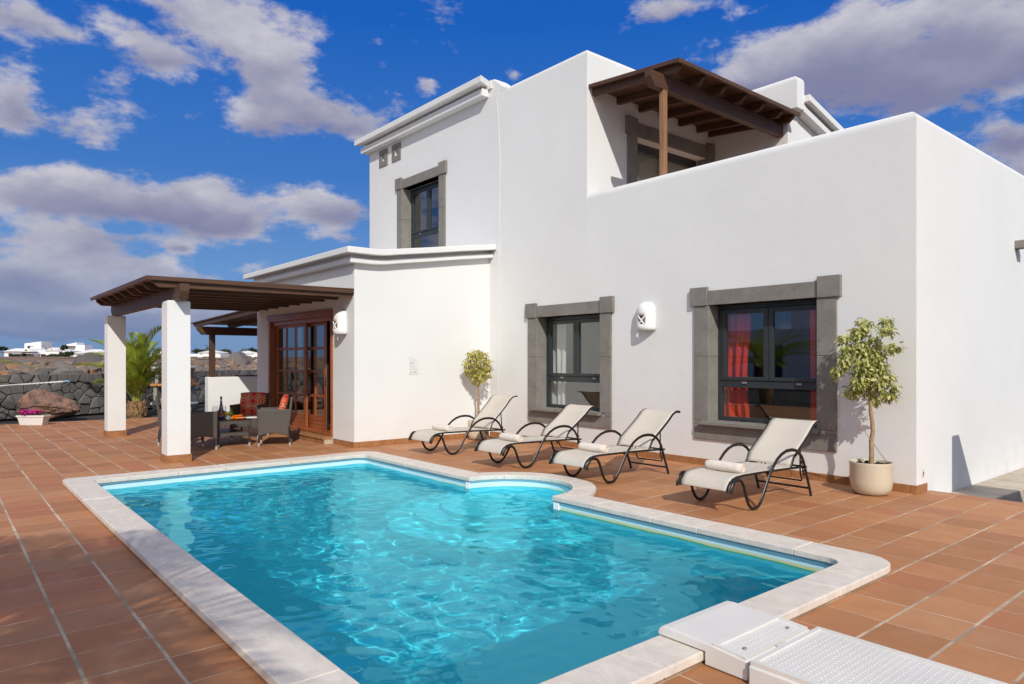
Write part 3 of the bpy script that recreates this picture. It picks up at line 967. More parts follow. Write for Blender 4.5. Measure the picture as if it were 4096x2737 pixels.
nt.link(gg.outputs[0], nt.n('ShaderNodeOutputMaterial').inputs[0])
M['water'] = m
water = wm.build('pool_water', M['water'], None, smooth=180, recalc=False)
tag(water, kind='structure')
try:
    water.cycles.is_caustics_caster = True
    for o_ in (basin, steps): o_.cycles.is_caustics_receiver = True
    sun.cycles.is_caustics_light = True
except Exception as e:
    print('no caustics', e)

# ------------------------------------------------------------------ the villa
YF = 8.0
TH = 0.30
villa = thing('villa', 'large white two storey villa with grey stone window surrounds beside the pool', 'house', (-8, 9.5, 0))
def vwall(mb, name='wall', smooth=35):
    return mb.build(name, M['stucco'], villa, smooth=smooth)
# low front wing with the balcony parapet, plan is an L; windows cut through
mb = rounded([(-7.72, YF), (-2.89, YF), (-2.89, 20), (-2.89 - TH, 20), (-2.89 - TH, YF + TH), (-7.72, YF + TH)], -0.3, 4.10, 0.11, 6)
w_low = cut(vwall(mb), [(-5.454, -3.947, YF - 0.5, YF + 1, 0.585, 2.157), (-7.75, -7.408, YF - 0.5, YF + 1, 0.585, 2.157)])
# tall part between seam and balcony with its return wall along the balcony
mb = rounded([(-10.0, YF), (-7.721, YF), (-7.721, 11.44), (-7.721 - TH, 11.44), (-7.721 - TH, YF + TH), (-10.0, YF + TH)], -0.3, 6.42, 0.10, 6)
w_tall = cut(vwall(mb), [(-8.905, -7.3, YF - 0.5, YF + 1, 0.585, 2.157), (-8.5, -7.0, 9.19, 11.225, 3.1, 5.235)])
for o_ in (w_low, w_tall):
    o_.data.polygons.foreach_set('use_smooth', [True] * len(o_.data.polygons))
    o_.data.set_sharp_from_angle(angle=math.radians(38))
# left block with the upper window
mb = MB().box(-14.92, -10.0, YF, YF + TH, 2.9, 6.56)
w_left = cut(vwall(mb, smooth=None), [(-13.386, -11.91, YF - 0.5, YF + 1, 3.68, 5.237), (-14.31, -14.17, YF - 0.5, YF + 0.22, 6.03, 6.19), (-13.72, -13.575, YF - 0.5, YF + 0.22, 6.03, 6.19)])
vwall(MB().box(-14.92, -14.62, YF + TH, 16, -0.3, 6.56), smooth=None)
vwall(MB().box(-14.62, -8.03, 15.7, 16, -0.3, 6.3), smooth=None)
vwall(MB().box(-14.6, -7.98, YF + TH + 0.005, 15.69, 6.24, 6.36), 'roof', smooth=None)
# rear balcony wall, rounded top, and the block behind it
mb = rounded([(-7.72, 11.445), (-6.2, 11.445), (-6.2, 11.70), (-7.72, 11.70)], 3.1, 5.80, 0.001, 1)
vwall(MB().box(-7.72, -6.2, 11.445, 11.70, 2.9, 5.80), smooth=None)
vwall(rounded([(-7.72, 11.445), (-6.03, 11.445), (-6.03, 11.70), (-7.72, 11.70)], 5.80, 6.38, 0.115, 6))
vwall(MB().prism([(11.70, 2.9), (16.5, 2.9), (16.5, 4.85), (11.70, 6.05)], 'x', -6.5, -6.2), smooth=None)
# upper cornice on the left block, with the swept junction
def sweep_z(st, za, zb, name='cornice'):
    """st: stations (inner xy, outer xy, dz)"""
    vs = []; fs = []
    for (a, b2, dz) in st:
        vs += [(a[0], a[1], za + dz), (b2[0], b2[1], za + dz), (b2[0], b2[1], zb + dz), (a[0], a[1], zb + dz)]
    for i in range(len(st) - 1):
        p0 = i * 4; p1 = p0 + 4
        fs += [(p0 + j, p0 + (j + 1) % 4, p1 + (j + 1) % 4, p1 + j) for j in range(4)]
    fs += [(0, 1, 2, 3), tuple(4 * (len(st) - 1) + j for j in (3, 2, 1, 0))]
    return MB().add(vs, fs).build(name, M['stucco'], villa, bevel=0.012)
for pj, za, zb in ((0.27, 5.94, 6.06), (0.17, 5.77, 5.90)):
    sweep_z([((-6.2, 11.70), (-6.2 + pj, 11.70), 0), ((-6.2, 16.5), (-6.2 + pj, 16.5), -0.25 * 4.8)], za, zb)
MB().prism([(11.70, 6.0), (16.5, 4.8), (16.5, 4.86), (11.70, 6.06)], 'x', -14.6, -6.201).build('roof', M['stucco'], villa)
for pj, za, zb in ((0.27, 6.555, 6.68), (0.16, 6.36, 6.50)):
    sweep_z([((-14.92, YF - 0.002), (-14.92 - pj, YF - pj), 0), ((-10.27, YF - 0.002), (-10.27 + (pj - 0.16), YF - pj), 0)], za, zb)
    MB().box(-14.92 - pj, -14.922, YF - 0.002, 16, za, zb).build('cornice', M['stucco'], villa, bevel=0.012)
# the slab sweeps down into the tall parapet
cv = [(-10.20 + 0.50 * i_ / 10, 6.677 - 0.262 * (0.5 - 0.5 * math.cos(PI * i_ / 10))) for i_ in range(11)]
MB().prism([(-10.20, 6.30), (-9.70, 6.30)] + cv[::-1], 'y', YF + 0.003, YF + TH - 0.01).build('parapet_sweep', M['stucco'], villa, smooth=35, bevel=0.03, seg=3)
B('parapet', M['stucco'], villa, -14.92, -10.21, YF + 0.004, YF + TH, 6.56, 6.672)
B('soffit_band', M['stucco'], villa, -14.92, -10.16, YF - 0.04, YF - 0.002, 6.50, 6.555)
# side bay
mb = MB().prism([(-14.65, 5.22), (-10.25, 5.22), (-10.25, YF - 0.001), (-10.25 - TH, YF - 0.001), (-10.25 - TH, 5.22 + TH), (-14.65, 5.22 + TH)], 'z', -0.3, 3.16)
w_bay = cut(vwall(mb, smooth=None), [(-13.943, -11.031, 5.0, 6.0, 0.12, 2.27)])
vwall(MB().prism([(5.75, 3.161), (YF - 0.001, 3.161), (YF - 0.001, 3.50), (5.75, 3.17)], 'x', -10.25 - TH, -10.25), smooth=None)
vwall(MB().box(-10.55, -10.0, YF, YF + TH, -0.3, 2.9), smooth=None)
vwall(MB().box(-14.65, -14.35, 5.52, YF, -0.3, 3.16), smooth=None)
vwall(MB().prism([(5.25, 3.10), (5.75, 3.12), (YF, 3.44), (YF, 3.52), (5.75, 3.19), (5.25, 3.165)], 'x', -14.6, -10.27), 'roof', None)
for pj, za, zb in ((0.22, 3.125, 3.225), (0.12, 2.985, 3.065)):
    st = [((-14.65, 5.22), (-14.65 - pj, 5.22 - pj), 0), ((-10.25, 5.22), (-10.25 + pj, 5.22 - pj), 0)]
    for yy, dz in ((5.45, 0.0), (5.6, 0.005), (5.75, 0.02), (6.0, 0.06), (6.5, 0.13), (7.2, 0.235), (7.995, 0.345)):
        st.append(((-10.25, yy), (-10.25 + pj, yy), dz))
    sweep_z([((a[0] - (0.002 if i else 0.0), a[1] + (0.002 if i < 2 else 0)), b2, dz) for i, (a, b2, dz) in enumerate(st)], za, zb)
B('frieze', M['stucco'], villa, -14.66, -10.24, 5.16, 5.22, 3.066, 3.124)
# rooms behind the windows
def room(x0, x1, y0, y1, z0, z1, m_, fl_=None):
    r_ = MB()
    r_.add([(x0, y1, z0), (x1, y1, z0), (x1, y1, z1), (x0, y1, z1)], [(0, 1, 2, 3)])
    r_.add([(x0, y0, z0), (x0, y1, z0), (x0, y1, z1), (x0, y0, z1)], [(0, 1, 2, 3)])
    r_.add([(x1, y0, z0), (x1, y1, z0), (x1, y1, z1), (x1, y0, z1)], [(0, 1, 2, 3)])
    r_.add([(x0, y0, z1), (x1, y0, z1), (x1, y1, z1), (x0, y1, z1)], [(0, 1, 2, 3)])
    r_.build('room_wall', m_, villa, recalc=False)
    MB().add([(x0, y0, z0), (x1, y0, z0), (x1, y1, z0), (x0, y1, z0)], [(0, 1, 2, 3)]).build('room_floor', fl_ or M['floor_in'], villa, recalc=False)
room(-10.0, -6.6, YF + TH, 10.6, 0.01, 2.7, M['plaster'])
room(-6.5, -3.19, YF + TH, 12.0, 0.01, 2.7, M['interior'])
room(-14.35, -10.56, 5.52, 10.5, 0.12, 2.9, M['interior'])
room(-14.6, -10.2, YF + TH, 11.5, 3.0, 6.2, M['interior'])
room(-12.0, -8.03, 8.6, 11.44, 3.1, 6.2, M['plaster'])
B('balcony_floor', M['tile'], villa, -7.72, -3.19, YF + TH, 11.44, 2.9, 3.10)
# bedside shape and shelf dimly seen in the rooms
# stone window surrounds: lintel > blocks, jambs, sill
def surround(nm, x0, x1, ztop, zsill, jamb, zb, reveal, full=True):
    """opening x0..x1; stones 30 mm proud of the wall, blocks 50 mm; reveal lined to depth"""
    lz = 0.195
    root = MB().box(x0, x1, YF - 0.028, YF + reveal, ztop, ztop + lz).build(nm, M['basalt'], villa, bevel=0.006)
    def st(name, *a):
        o = MB().box(*a).build(name, M['basalt'], root, bevel=0.006)
        return o
    st('corner_block', x0 - jamb - 0.052, x0 - 0.001, YF - 0.052, YF + 0.1, ztop - 0.004, ztop + lz + 0.052)
    st('corner_block', x1 + 0.001, x1 + jamb + 0.055, YF - 0.052, YF + 0.1, ztop - 0.004, ztop + lz + 0.052)
    for a, b2 in ((x0 - jamb, x0 + 0.012), (x1 - 0.012, x1 + jamb)):
        zm = zsill + (ztop - zsill) * 0.56
        st('jamb', a, b2, YF - 0.03, YF + reveal, zsill if full else zsill, zm - 0.001)
        st('jamb', a, b2, YF - 0.031, YF + reveal, zm + 0.001, ztop - 0.006)
    if full:
        pol = [(x0 - jamb, zb), (x1 + jamb, zb), (x1 + jamb, zsill - 0.002), (x0 - jamb, zsill - 0.002)]
        MB().prism([(x0 - jamb, zb), (x1 + jamb, zb), (x1 + jamb, zsill - 0.05), (x0 - jamb, zsill - 0.05)], 'y', YF - 0.029, YF + 0.1).build('base_stone', M['basalt'], root, bevel=0.006)
        st('base_stone', x0 - jamb, x0 - 0.09, YF - 0.029, YF + 0.1, zsill - 0.049, zsill - 0.001)
        st('base_stone', x1 + 0.09, x1 + jamb, YF - 0.029, YF + 0.1, zsill - 0.049, zsill - 0.001)
        st('sill', x0 - 0.085, x1 + 0.03, YF - 0.115, YF + reveal + 0.02, zsill - 0.045, zsill + 0.003)
    return root
def window(x0, x1, z0, z1, yf, name='window', low=0.40, latch=True):
    """dark aluminium frame with two sashes above a fixed low light"""
    fw = 0.055; tz = z0 + low + 0.05; th = 0.095
    f = MB()
    y0, y1 = yf, yf + 0.07
    f.box(x0, x0 + fw, y0, y1, z0, z1); f.box(x1 - fw, x1, y0, y1, z0, z1)
    f.box(x0 + fw, x1 - fw, y0, y1, z1 - fw, z1); f.box(x0 + fw, x1 - fw, y0, y1, z0, z0 + fw)
    f.box(x0 + fw, x1 - fw, y0 + 0.001, y1, tz, tz + th)
    root = f.build(name, M['metal_dark'], villa, bevel=0.004)
    xm = (x0 + x1) / 2
    for a, b2 in ((x0 + fw + 0.003, xm - 0.004), (xm + 0.004, x1 - fw - 0.003)):
        s = MB(); sw = 0.062
        zz0, zz1 = tz + th + 0.003, z1 - fw - 0.003
        ya, yb = yf - 0.014, yf + 0.05
        s.box(a, a + sw, ya, yb, zz0, zz1); s.box(b2 - sw, b2, ya, yb, zz0, zz1)
        s.box(a + sw, b2 - sw, ya, yb, zz0, zz0 + sw * 0.75); s.box(a + sw, b2 - sw, ya, yb, zz1 - sw, zz1)
        s.build('sash', M['metal_dark'], root, bevel=0.005)
        MB().box(a + sw - 0.005, b2 - sw + 0.005, yf + 0.012, yf + 0.017, zz0 + 0.04, zz1 - sw + 0.005).build('pane', M['glass'], root)
    MB().box(x0 + fw - 0.004, x1 - fw + 0.004, yf + 0.02, yf + 0.025, z0 + fw - 0.004, tz + 0.004).build('pane', M['glass'], root)
    if latch:
        for xx in (x0 + (x1 - x0) * 0.27, x0 + (x1 - x0) * 0.78):
            MB().box(xx - 0.035, xx + 0.035, yf - 0.016, yf + 0.001, tz + 0.055, tz + 0.08).build('vent_latch', M['latch'], root, bevel=0.004)
        xx = x0 + (x1 - x0) * 0.27
        MB().box(xx - 0.04, xx + 0.04, yf - 0.012, yf + 0.001, z0 + 0.018, z0 + 0.04).build('vent_latch', M['metal_dark'], root, bevel=0.004)
    return root
surround('window_surround', -8.905, -7.408, 2.157, 0.60, 0.22, 0.365, 0.20)
window(-8.893, -7.42, 0.604, 2.155, YF + 0.20)
surround('window_surround', -5.454, -3.947, 2.157, 0.60, 0.22, 0.355, 0.20)
window(-5.442, -3.959, 0.604, 2.155, YF + 0.20)
surround('window_surround', -13.386, -11.91, 5.237, 3.68, 0.215, 3.5, 0.20, False)
window(-13.374, -11.922, 3.68, 5.235, YF + 0.20)
# little square vents under the cornice
for x0 in (-14.43, -13.845):
    v_ = MB()
    x1 = x0 + 0.385; xi = x0 + 0.12; xj = x0 + 0.265; z0, z1, zi, zj = 5.915, 6.30, 6.03, 6.19
    v_.box(x0, xi, YF - 0.02, YF + 0.02, z0, z1); v_.box(xj, x1, YF - 0.02, YF + 0.02, z0, z1)
    v_.box(xi, xj, YF - 0.02, YF + 0.02, z0, zi); v_.box(xi, xj, YF - 0.02, YF + 0.02, zj, z1)
    o = v_.build('vent_frame', M['basalt'], villa, bevel=0.004)
    MB().box(xi - 0.01, xj + 0.01, YF + 0.12, YF + 0.13, zi - 0.01, zj + 0.01).build('vent_shade_plate', M['dark_open'], o)  # dark plate painting in the shade inside the vent hole
# balcony door surround, facing +X
bd = MB().box(-7.80, -7.69, 9.196, 11.222, 5.237, 5.475).build('door_surround', M['basalt'], villa, bevel=0.006)
for a in ((8.917, 9.195, -7.72, -7.665, 5.236, 5.53), (11.223, 11.443, -7.72, -7.665, 5.236, 5.53)):
    MB().box(a[2], a[3], a[0], a[1], a[4], a[5]).build('corner_block', M['basalt'], bd, bevel=0.006)
for a in ((8.963, 9.205), (11.213, 11.42)):
    MB().box(-7.90, -7.69, a[0], a[1], 3.1, 5.234).build('jamb', M['basalt'], bd, bevel=0.006)
fr_ = MB()
for a, b2 in ((9.206, 9.28), (10.17, 10.26), (11.14, 11.212)):
    fr_.box(-7.98, -7.92, a, b2, 3.11, 5.235)
fr_.box(-7.981, -7.919, 9.28, 11.14, 5.10, 5.235)
bw = fr_.build('balcony_door', M['metal_dark'], villa, bevel=0.004)
MB().box(-7.955, -7.95, 9.27, 11.15, 3.11, 5.12).build('pane', M['glass'], bw)
# timber sliding doors in the bay
DX_, DXe = -13.943, -11.031
f = MB()
f.box(DX_, DX_ + 0.09, 5.19, 5.47, 0.125, 2.18); f.box(DXe - 0.055, DXe, 5.19, 5.47, 0.125, 2.18)
f.box(DX_, DXe, 5.185, 5.47, 2.18, 2.268); f.box(DX_ + 0.09, DXe - 0.055, 5.19, 5.47, 0.122, 0.165)
f.box(DX_ - 0.03, DXe + 0.005, 5.17, 5.20, 2.225, 2.29)
sd = f.build('sliding_door', M['door0'], villa, bevel=0.006)
B('lintel_trim', M['door0'], sd, DX_ + 0.09, DXe - 0.055, 5.24, 5.30, 2.10, 2.18, 0.006)
def leaf(x0, x1, y, ncol=3):
    L = MB(); st = 0.105; zz = [0.168, 0.40, 0.74, 0.785, 1.19, 1.235, 1.615, 1.665, 2.05, 2.16]
    ya, yb = y - 0.022, y + 0.022
    L.box(x0, x0 + st, ya, yb, zz[0], zz[9]); L.box(x1 - st, x1, ya, yb, zz[0], zz[9])
    L.box(x0 + st, x1 - st, ya + 0.001, yb, zz[8], zz[9])
    lo = L
    for a, b2 in ((0.168, 0.235), (0.24, 0.305), (0.31, 0.385)):
        L.box(x0 + st, x1 - st, ya + 0.008, yb - 0.008, a, b2)
    for a, b2 in ((0.385, 0.41), (0.74, 0.785), (1.19, 1.235), (1.615, 1.665)):
        L.box(x0 + st, x1 - st, ya + 0.004, yb - 0.002, a, b2)
    pw = (x1 - x0 - 2 * st - (ncol - 1) * 0.04) / ncol
    xs_ = []
    for i in range(ncol):
        a = x0 + st + i * (pw + 0.04)
        xs_.append((a, a + pw))
        if i:
            for z0, z1 in ((0.41, 0.74), (0.785, 1.19), (1.235, 1.615), (1.665, 2.05)):
                L.box(a - 0.04, a, ya + 0.006, yb - 0.004, z0, z1)
    lf = L.build('door_leaf', M['door2'], sd, bevel=0.004)
    for a, b2 in xs_:
        for z0, z1 in ((0.41, 0.74), (0.785, 1.19), (1.235, 1.615), (1.665, 2.05)):
            MB().box(a - 0.004, b2 + 0.004, y - 0.003, y + 0.003, z0 - 0.004, z1 + 0.004).build('pane', M['glass'], sd)
    return lf
leaf(-13.845, -12.36, 5.33)
leaf(-13.08, -11.63, 5.40)
MB().box(-11.66, -11.63, 5.36, 5.376, 0.95, 1.12).build('handle', M['metal_dark'], sd, bevel=0.004)
M['seal'] = simple('black_rubber_seal', (0.012, 0.011, 0.011), 0.6, 0)
MB().box(-11.629, -11.615, 5.385, 5.415, 0.17, 2.15).build('door_seal', M['seal'], sd)
# terracotta step in front of the doors
x = DX_ - 0.02
while x < DXe - 0.05:
    e = min(x + 0.285, DXe + 0.03)
    MB().prism([(5.02, 0.075), (5.015, 0.10), (5.03, 0.118), (5.185, 0.121), (5.185, 0.075)], 'x', x + 0.004, e - 0.004).build('step_tile', M['skirt'], villa, bevel=0.003)
    MB().box(x + 0.004, e - 0.004, 5.035, 5.05, 0.0, 0.07).build('step_tile', M['skirt'], villa, bevel=0.003)
    x = e
B('step_core', M['mortar'], villa, DX_, DXe + 0.02, 5.052, 5.22, 0.0, 0.113)
# skirting tiles
def skirt_run(ax, a0, a1, c, t_, h=0.088, L_=0.333, start=0.12):
    p_ = a0; k_ = 0
    while p_ < a1 - 0.01:
        e = min(a1, p_ + (start if k_ == 0 else L_)); k_ += 1
        if ax == 'x': bx = (p_ + 0.003, e - 0.003, min(c, c + t_), max(c, c + t_), 0.0, h)
        else: bx = (min(c, c + t_), max(c, c + t_), p_ + 0.003, e - 0.003, 0.0, h)
        MB().box(*bx).build('skirting_tile', M['skirt'], villa, bevel=0.003)
        p_ = e
skirt_run('x', -10.22, -2.876, YF, -0.016, start=0.28)
skirt_run('y', 5.205, YF - 0.02, -10.25, 0.016, start=0.1)
skirt_run('x', -11.0, -10.234, 5.22, -0.016, start=0.2)
skirt_run('y', YF - 0.016, 8.27, -2.89, 0.016, start=0.09)
# thin cable running up the facade
cb = []
for z_, x_ in ((0.09, -9.985), (1.2, -9.99), (2.4, -9.985), (3.3, -9.96), (4.4, -9.945), (5.2, -9.93), (5.8, -9.98), (6.3, -10.04)):
    cb.append((x_, YF - 0.004, z_))
cbl = MB().tube(cb, 0.0045, 6).build('cable', M['stucco'], villa, smooth=80)
# basalt water spout on the side wall
B('water_spout', M['basalt'], villa, -2.90, -2.68, 11.44, 11.60, 2.96, 3.07, 0.008)
# chipped render near the corner
ch = MB()
for (y_, z_, r_) in ((8.20, 0.185, 0.026), (8.19, 0.20, 0.018), (8.155, 0.175, 0.010), (8.15, 0.16, 0.008), (8.17, 0.235, 0.008), (8.21, 0.24, 0.006)):
    pts_ = [(-2.8885, y_ + r_ * 0.8 * math.cos(a) * rnd.uniform(.7, 1.2), z_ + r_ * 1.4 * math.sin(a) * rnd.uniform(.7, 1.2)) for a in [i * PI / 5 for i in range(10)]]
    ch.add(pts_, [tuple(range(10))])
M['chip'] = simple('bare_render', (0.55, 0.44, 0.36), 0.9, 0.2, 60)
ch.build('bare_patch', M['chip'], villa, recalc=False)

# curtains hang inside the two ground floor windows
def curtain(x0, x1, y, z0, z1, m_, label, cat, wob=0.035, nf=5, pull=0.0):
    mb = MB(); nx = 44; nz = 14
    for j in range(nz + 1):
        tz_ = j / nz
        for i in range(nx + 1):
            s_ = i / nx
            xx = x0 + (x1 - x0) * s_
            if pull:
                k_ = math.exp(-((tz_ - 0.42) / 0.2) ** 2) * pull
                xx = x0 + (xx - x0) * (1 - k_)
            mb.v.append((xx, y + wob * math.sin(s_ * nf * 2 * PI + 0.6 * math.sin(3 * tz_)) + 0.012 * math.sin(11 * s_ + 5 * tz_), z0 + (z1 - z0) * tz_))
    for j in range(nz):
        for i in range(nx):
            a = j * (nx + 1) + i
            mb.f.append((a, a + 1, a + nx + 2, a + nx + 1)); mb.mi.append(0)
    o = mb.build('curtain', m_, None, smooth=180, recalc=False)
    return tag(o, label, cat)
curtain(-9.12, -8.60, 8.37, 0.3, 2.5, M['curtain_white'], 'sunlit white curtain at the left side of the smaller window', 'curtain', 0.022, 4)
curtain(-7.72, -7.30, 8.36, 0.3, 2.5, M['curtain_white'], 'shaded white curtain at the right side of the smaller window', 'curtain', 0.022, 4)
curtain(-5.57, -5.06, 8.37, 0.3, 2.5, M['curtain_red'], 'bright red sunlit curtain at the left side of the larger window', 'curtain', 0.025, 4, 0.12)
curtain(-4.24, -3.80, 8.36, 0.3, 2.5, M['curtain_red'], 'dark red curtain at the right side of the larger window', 'curtain', 0.025, 4)

# wall lamps: half round plaster shades with a crossed opening
def wall_lamp(loc, rz, label):
    root = thing('wall_lamp', label, 'lamp', loc, 'half round plaster wall lamps', rz)
    R, H_, D = 0.158, 0.42, 0.155
    sh = MB()
    NA, ZS = 26, [0.0, 0.05, 0.085, 0.215, 0.27, 0.29, 0.30, 0.33, 0.36, 0.39, 0.41, 0.42]
    def rad(z_):
        if z_ < 0.27: return 1.0
        if z_ < 0.295: return 0.965
        return 0.965 * math.sqrt(max(0.0, 1 - ((z_ - 0.29) / 0.131) ** 2))
    pts = []
    for z_ in ZS:
        for i in range(NA + 1):
            a = PI * i / NA
            pts.append((R * rad(z_) * math.cos(a), -D * rad(z_) * math.sin(a), z_))
    fs = []
    win = (9, 16)
    for j in range(len(ZS) - 1):
        for i in range(NA):
            if j == 2 and win[0] <= i < win[1]: continue
            a = j * (NA + 1) + i
            fs.append((a, a + 1, a + NA + 2, a + NA + 1))
    sh.add(pts, fs)
    o = sh.build('shade', M['trim'], root, smooth=50, local=True)
    o.data.materials[0] = M['stucco_smooth']
    sm = o.modifiers.new('thick', 'SOLIDIFY'); sm.thickness = 0.012; sm.offset = -1
    # crossed bars over the opening
    def P(i, z_):
        a = PI * i / NA
        return (R * math.cos(a) * 0.98, -D * math.sin(a) * 0.98, z_)
    for k_ in (0, 1):
        path = [P(win[0] + (win[1] - win[0]) * t_ / 6, 0.066 + 0.146 * ((t_ / 6) if k_ else (1 - t_ / 6))) for t_ in range(7)]
        MB().tube(path, 0.011, 6).build('lattice_bar', M['stucco_smooth'], root, smooth=60, local=True)
    MB().lathe([(0.0, 0), (0.03, 0.01), (0.035, 0.06), (0.02, 0.10), (0, 0.11)], 12, (0.02, -0.07, 0.10)).build('bulb', M['trim'], root, smooth=60, local=True)
    return root
M['stucco_smooth'] = simple('white_painted_plaster', (0.82, 0.815, 0.80), 0.8, 0.02, 4, 0.1, 40)
wall_lamp((-6.50, YF - 0.002, 1.855), 0, 'white half round lamp on the long wall between the two stone framed windows')
wall_lamp((-10.66, 5.218, 1.85), 0, 'white half round lamp beside the wooden sliding doors under the terrace pergola')

# notice on the bay wall
def text_mesh(body, size, name, m_, mat4, parent):
    cu = bpy.data.curves.new(name, 'FONT'); cu.body = body; cu.size = size; cu.align_x = 'CENTER'; cu.extrude = 0.0004
    to = bpy.data.objects.new(name, cu); C.objects.link(to)
    bpy.context.view_layer.update()
    me = bpy.data.meshes.new_from_object(to.evaluated_get(bpy.context.evaluated_depsgraph_get()))
    bpy.data.objects.remove(to)
    me.transform(mat4); me.materials.clear(); me.materials.append(m_)
    o = bpy.data.objects.new(name, me); C.objects.link(o); o.parent = parent
    return o
nb = thing('notice_board', 'small white printed notice screwed to the plain bay wall', 'sign', (-10.248, 6.34, 1.18))
B('board', M['print_bg'], nb, -10.249, -10.243, 6.237, 6.447, 1.178, 1.473, 0.002)
pr_ = MB()
X_ = -10.2425
def bar(y0, y1, z0, z1): pr_.box(X_ - 0.0005, X_ + 0.0003, y0, y1, z0, z1)
bar(6.252, 6.348, 1.455, 1.459); bar(6.252, 6.348, 1.357, 1.361); bar(6.252, 6.256, 1.361, 1.455); bar(6.344, 6.348, 1.361, 1.455)
pr_.tube([(X_, 6.285, 1.405), (X_, 6.293, 1.42), (X_, 6.312, 1.435)], 0.003, 5)
bar(6.281, 6.315, 1.398, 1.402)
for q, (a, b2) in enumerate(((0, 0.05), (0, 0.04), (0, 0.065))):
    bar(6.357 + a, 6.357 + b2, 1.43 - q * 0.018, 1.433 - q * 0.018)
for q, b2 in enumerate((0.175, 0.165, 0.10, 0.175, 0.035, 0.16, 0.17, 0.165)):
    bar(6.252, 6.252 + b2, 1.336 - q * 0.0135, 1.3385 - q * 0.0135)
bar(6.255, 6.261, 1.198, 1.232); bar(6.275, 6.318, 1.205, 1.217); bar(6.338, 6.395, 1.205, 1.222)
pr_.build('print', M['ink'], nb)
MT = Matrix(((0, 0, 1, X_ + 0.0006), (1, 0, 0, 6.300), (0, 1, 0, 1.368), (0, 0, 0, 1)))
MT = Matrix.Translation(-nb.location) @ MT
text_mesh('NO DIVING', 0.018, 'lettering', simple('dark_print', (0.12, 0.12, 0.12), 0.7, 0), MT, nb)
for yy, zz in ((6.244, 1.466), (6.440, 1.466), (6.244, 1.186), (6.438, 1.186)):
    MB().lathe([(0, 0.0), (0.006, 0.0), (0.005, 0.003), (0, 0.004)], 8).build('screw', M['chip'], nb, local=True)
    sc_ = bpy.context.scene.collection.objects[-1]
    sc_.rotation_euler = (0, PI / 2, 0); sc_.location = Vector((-10.243, yy, zz)) - nb.location

# ------------------------------------------------------------------ pergolas
def rafter_prof_x(xw, zw, xo, zo, dpt):
    """side profile in (x, z): wall end xw, outer end xo with the lower corner cut"""
    s = 1 if xo > xw else -1
    return [(xw, zw), (xo, zo), (xo, zo - dpt * 0.35), (xo - s * dpt * 0.75, zo - dpt), (xw, zw - dpt)]
# balcony
bp = thing('balcony_pergola', 'dark brown timber pergola roof over the upper balcony', 'pergola', (-6.3, 8.15, 4.1))
sl = lambda x_: 5.825 - 0.088 * (x_ + 7.72)
for yy in (8.12, 8.70, 9.26, 9.82, 10.37, 10.92, 11.30):
    MB().prism(rafter_prof_x(-7.72, sl(-7.72) - 0.038, -6.03, sl(-6.03) - 0.038, 0.115), 'y', yy, yy + 0.07).build('rafter', M['wood0'], bp, bevel=0.004)
nb_ = 12
for q in range(nb_):
    xa = -7.715 + q * (1.72 / nb_); xb = xa + 1.72 / nb_ - 0.003
    MB().prism([(xa, sl(xa) - 0.037), (xb, sl(xb) - 0.037), (xb, sl(xb) - 0.012), (xa, sl(xa) - 0.012)], 'y', 8.045, 11.42).build('roof_board', M['wood1'], bp, bevel=0.002)
MB().prism([(-7.715, sl(-7.715) - 0.0115), (-5.96, sl(-5.96) - 0.0115), (-5.96, sl(-5.96) + 0.006), (-7.715, sl(-7.715) + 0.006)], 'y', 8.03, 11.435).build('roof_skin', M['wood1'], bp)
B('fascia', M['wood1'], bp, -5.995, -5.955, 8.028, 11.437, sl(-5.96) - 0.055, sl(-5.96) - 0.013, 0.003)
MB().prism([(-7.716, sl(-7.716) - 0.05), (-5.997, sl(-5.997) - 0.05), (-5.997, sl(-5.997) - 0.0125), (-7.716, sl(-7.716) - 0.0125)], 'y', 8.028, 8.043).build('fascia', M['wood0'], bp, bevel=0.002)
MB().prism([(7.80, 5.555), (7.80, 5.47), (7.90, 5.346), (11.44, 5.346), (11.44, 5.556), (7.80, 5.556)], 'x', -6.39, -6.28).build('beam', M['wood1'], bp, bevel=0.005)
B('post', M['post'], bp, -6.365, -6.285, 8.10, 8.19, 4.085, 5.347, 0.006)
# terrace
tp = thing('terrace_pergola', 'brown timber pergola on two white pillars over the wicker chairs', 'pergola', (-12.5, 2.6, 0))
tz = lambda y_: 2.552 + 0.0075 * (y_ - 2.18)
def rprof_y(yw, yo, dpt):
    return [(yw, tz(yw) - 0.036), (yo, tz(yo) - 0.036), (yo, tz(yo) - 0.036 - dpt * 0.35), (yo + dpt * 0.8, tz(yo) - 0.036 - dpt), (yw, tz(yw) - 0.036 - dpt)]
for i in range(9):
    xx = -10.335 - 0.527 * i
    MB().prism(rprof_y(5.215, 2.26, 0.10), 'x', xx - 0.035, xx + 0.035).build('rafter', M['wood1'], tp, bevel=0.004)
nb_ = 20
for q in range(nb_):
    ya = 2.19 + q * (3.02 / nb_); yb = ya + 3.02 / nb_ - 0.003
    MB().prism([(ya, tz(ya) - 0.035), (yb, tz(yb) - 0.035), (yb, tz(yb) - 0.012), (ya, tz(ya) - 0.012)], 'x', -14.57, -10.27).build('roof_board', M['wood0'], tp, bevel=0.002)
MB().prism([(2.18, tz(2.18) - 0.0115), (5.215, tz(5.215) - 0.0115), (5.215, tz(5.215) + 0.006), (2.18, tz(2.18) + 0.006)], 'x', -14.59, -10.252).build('roof_skin', M['wood1'], tp)
B('fascia', M['wood1'], tp, -10.268, -10.249, 2.178, 5.213, tz(2.18) - 0.05, tz(2.18) + 0.004, 0.003)
B('fascia', M['wood0'], tp, -14.58, -10.27, 2.17, 2.188, tz(2.18) - 0.052, tz(2.18) + 0.005, 0.003)
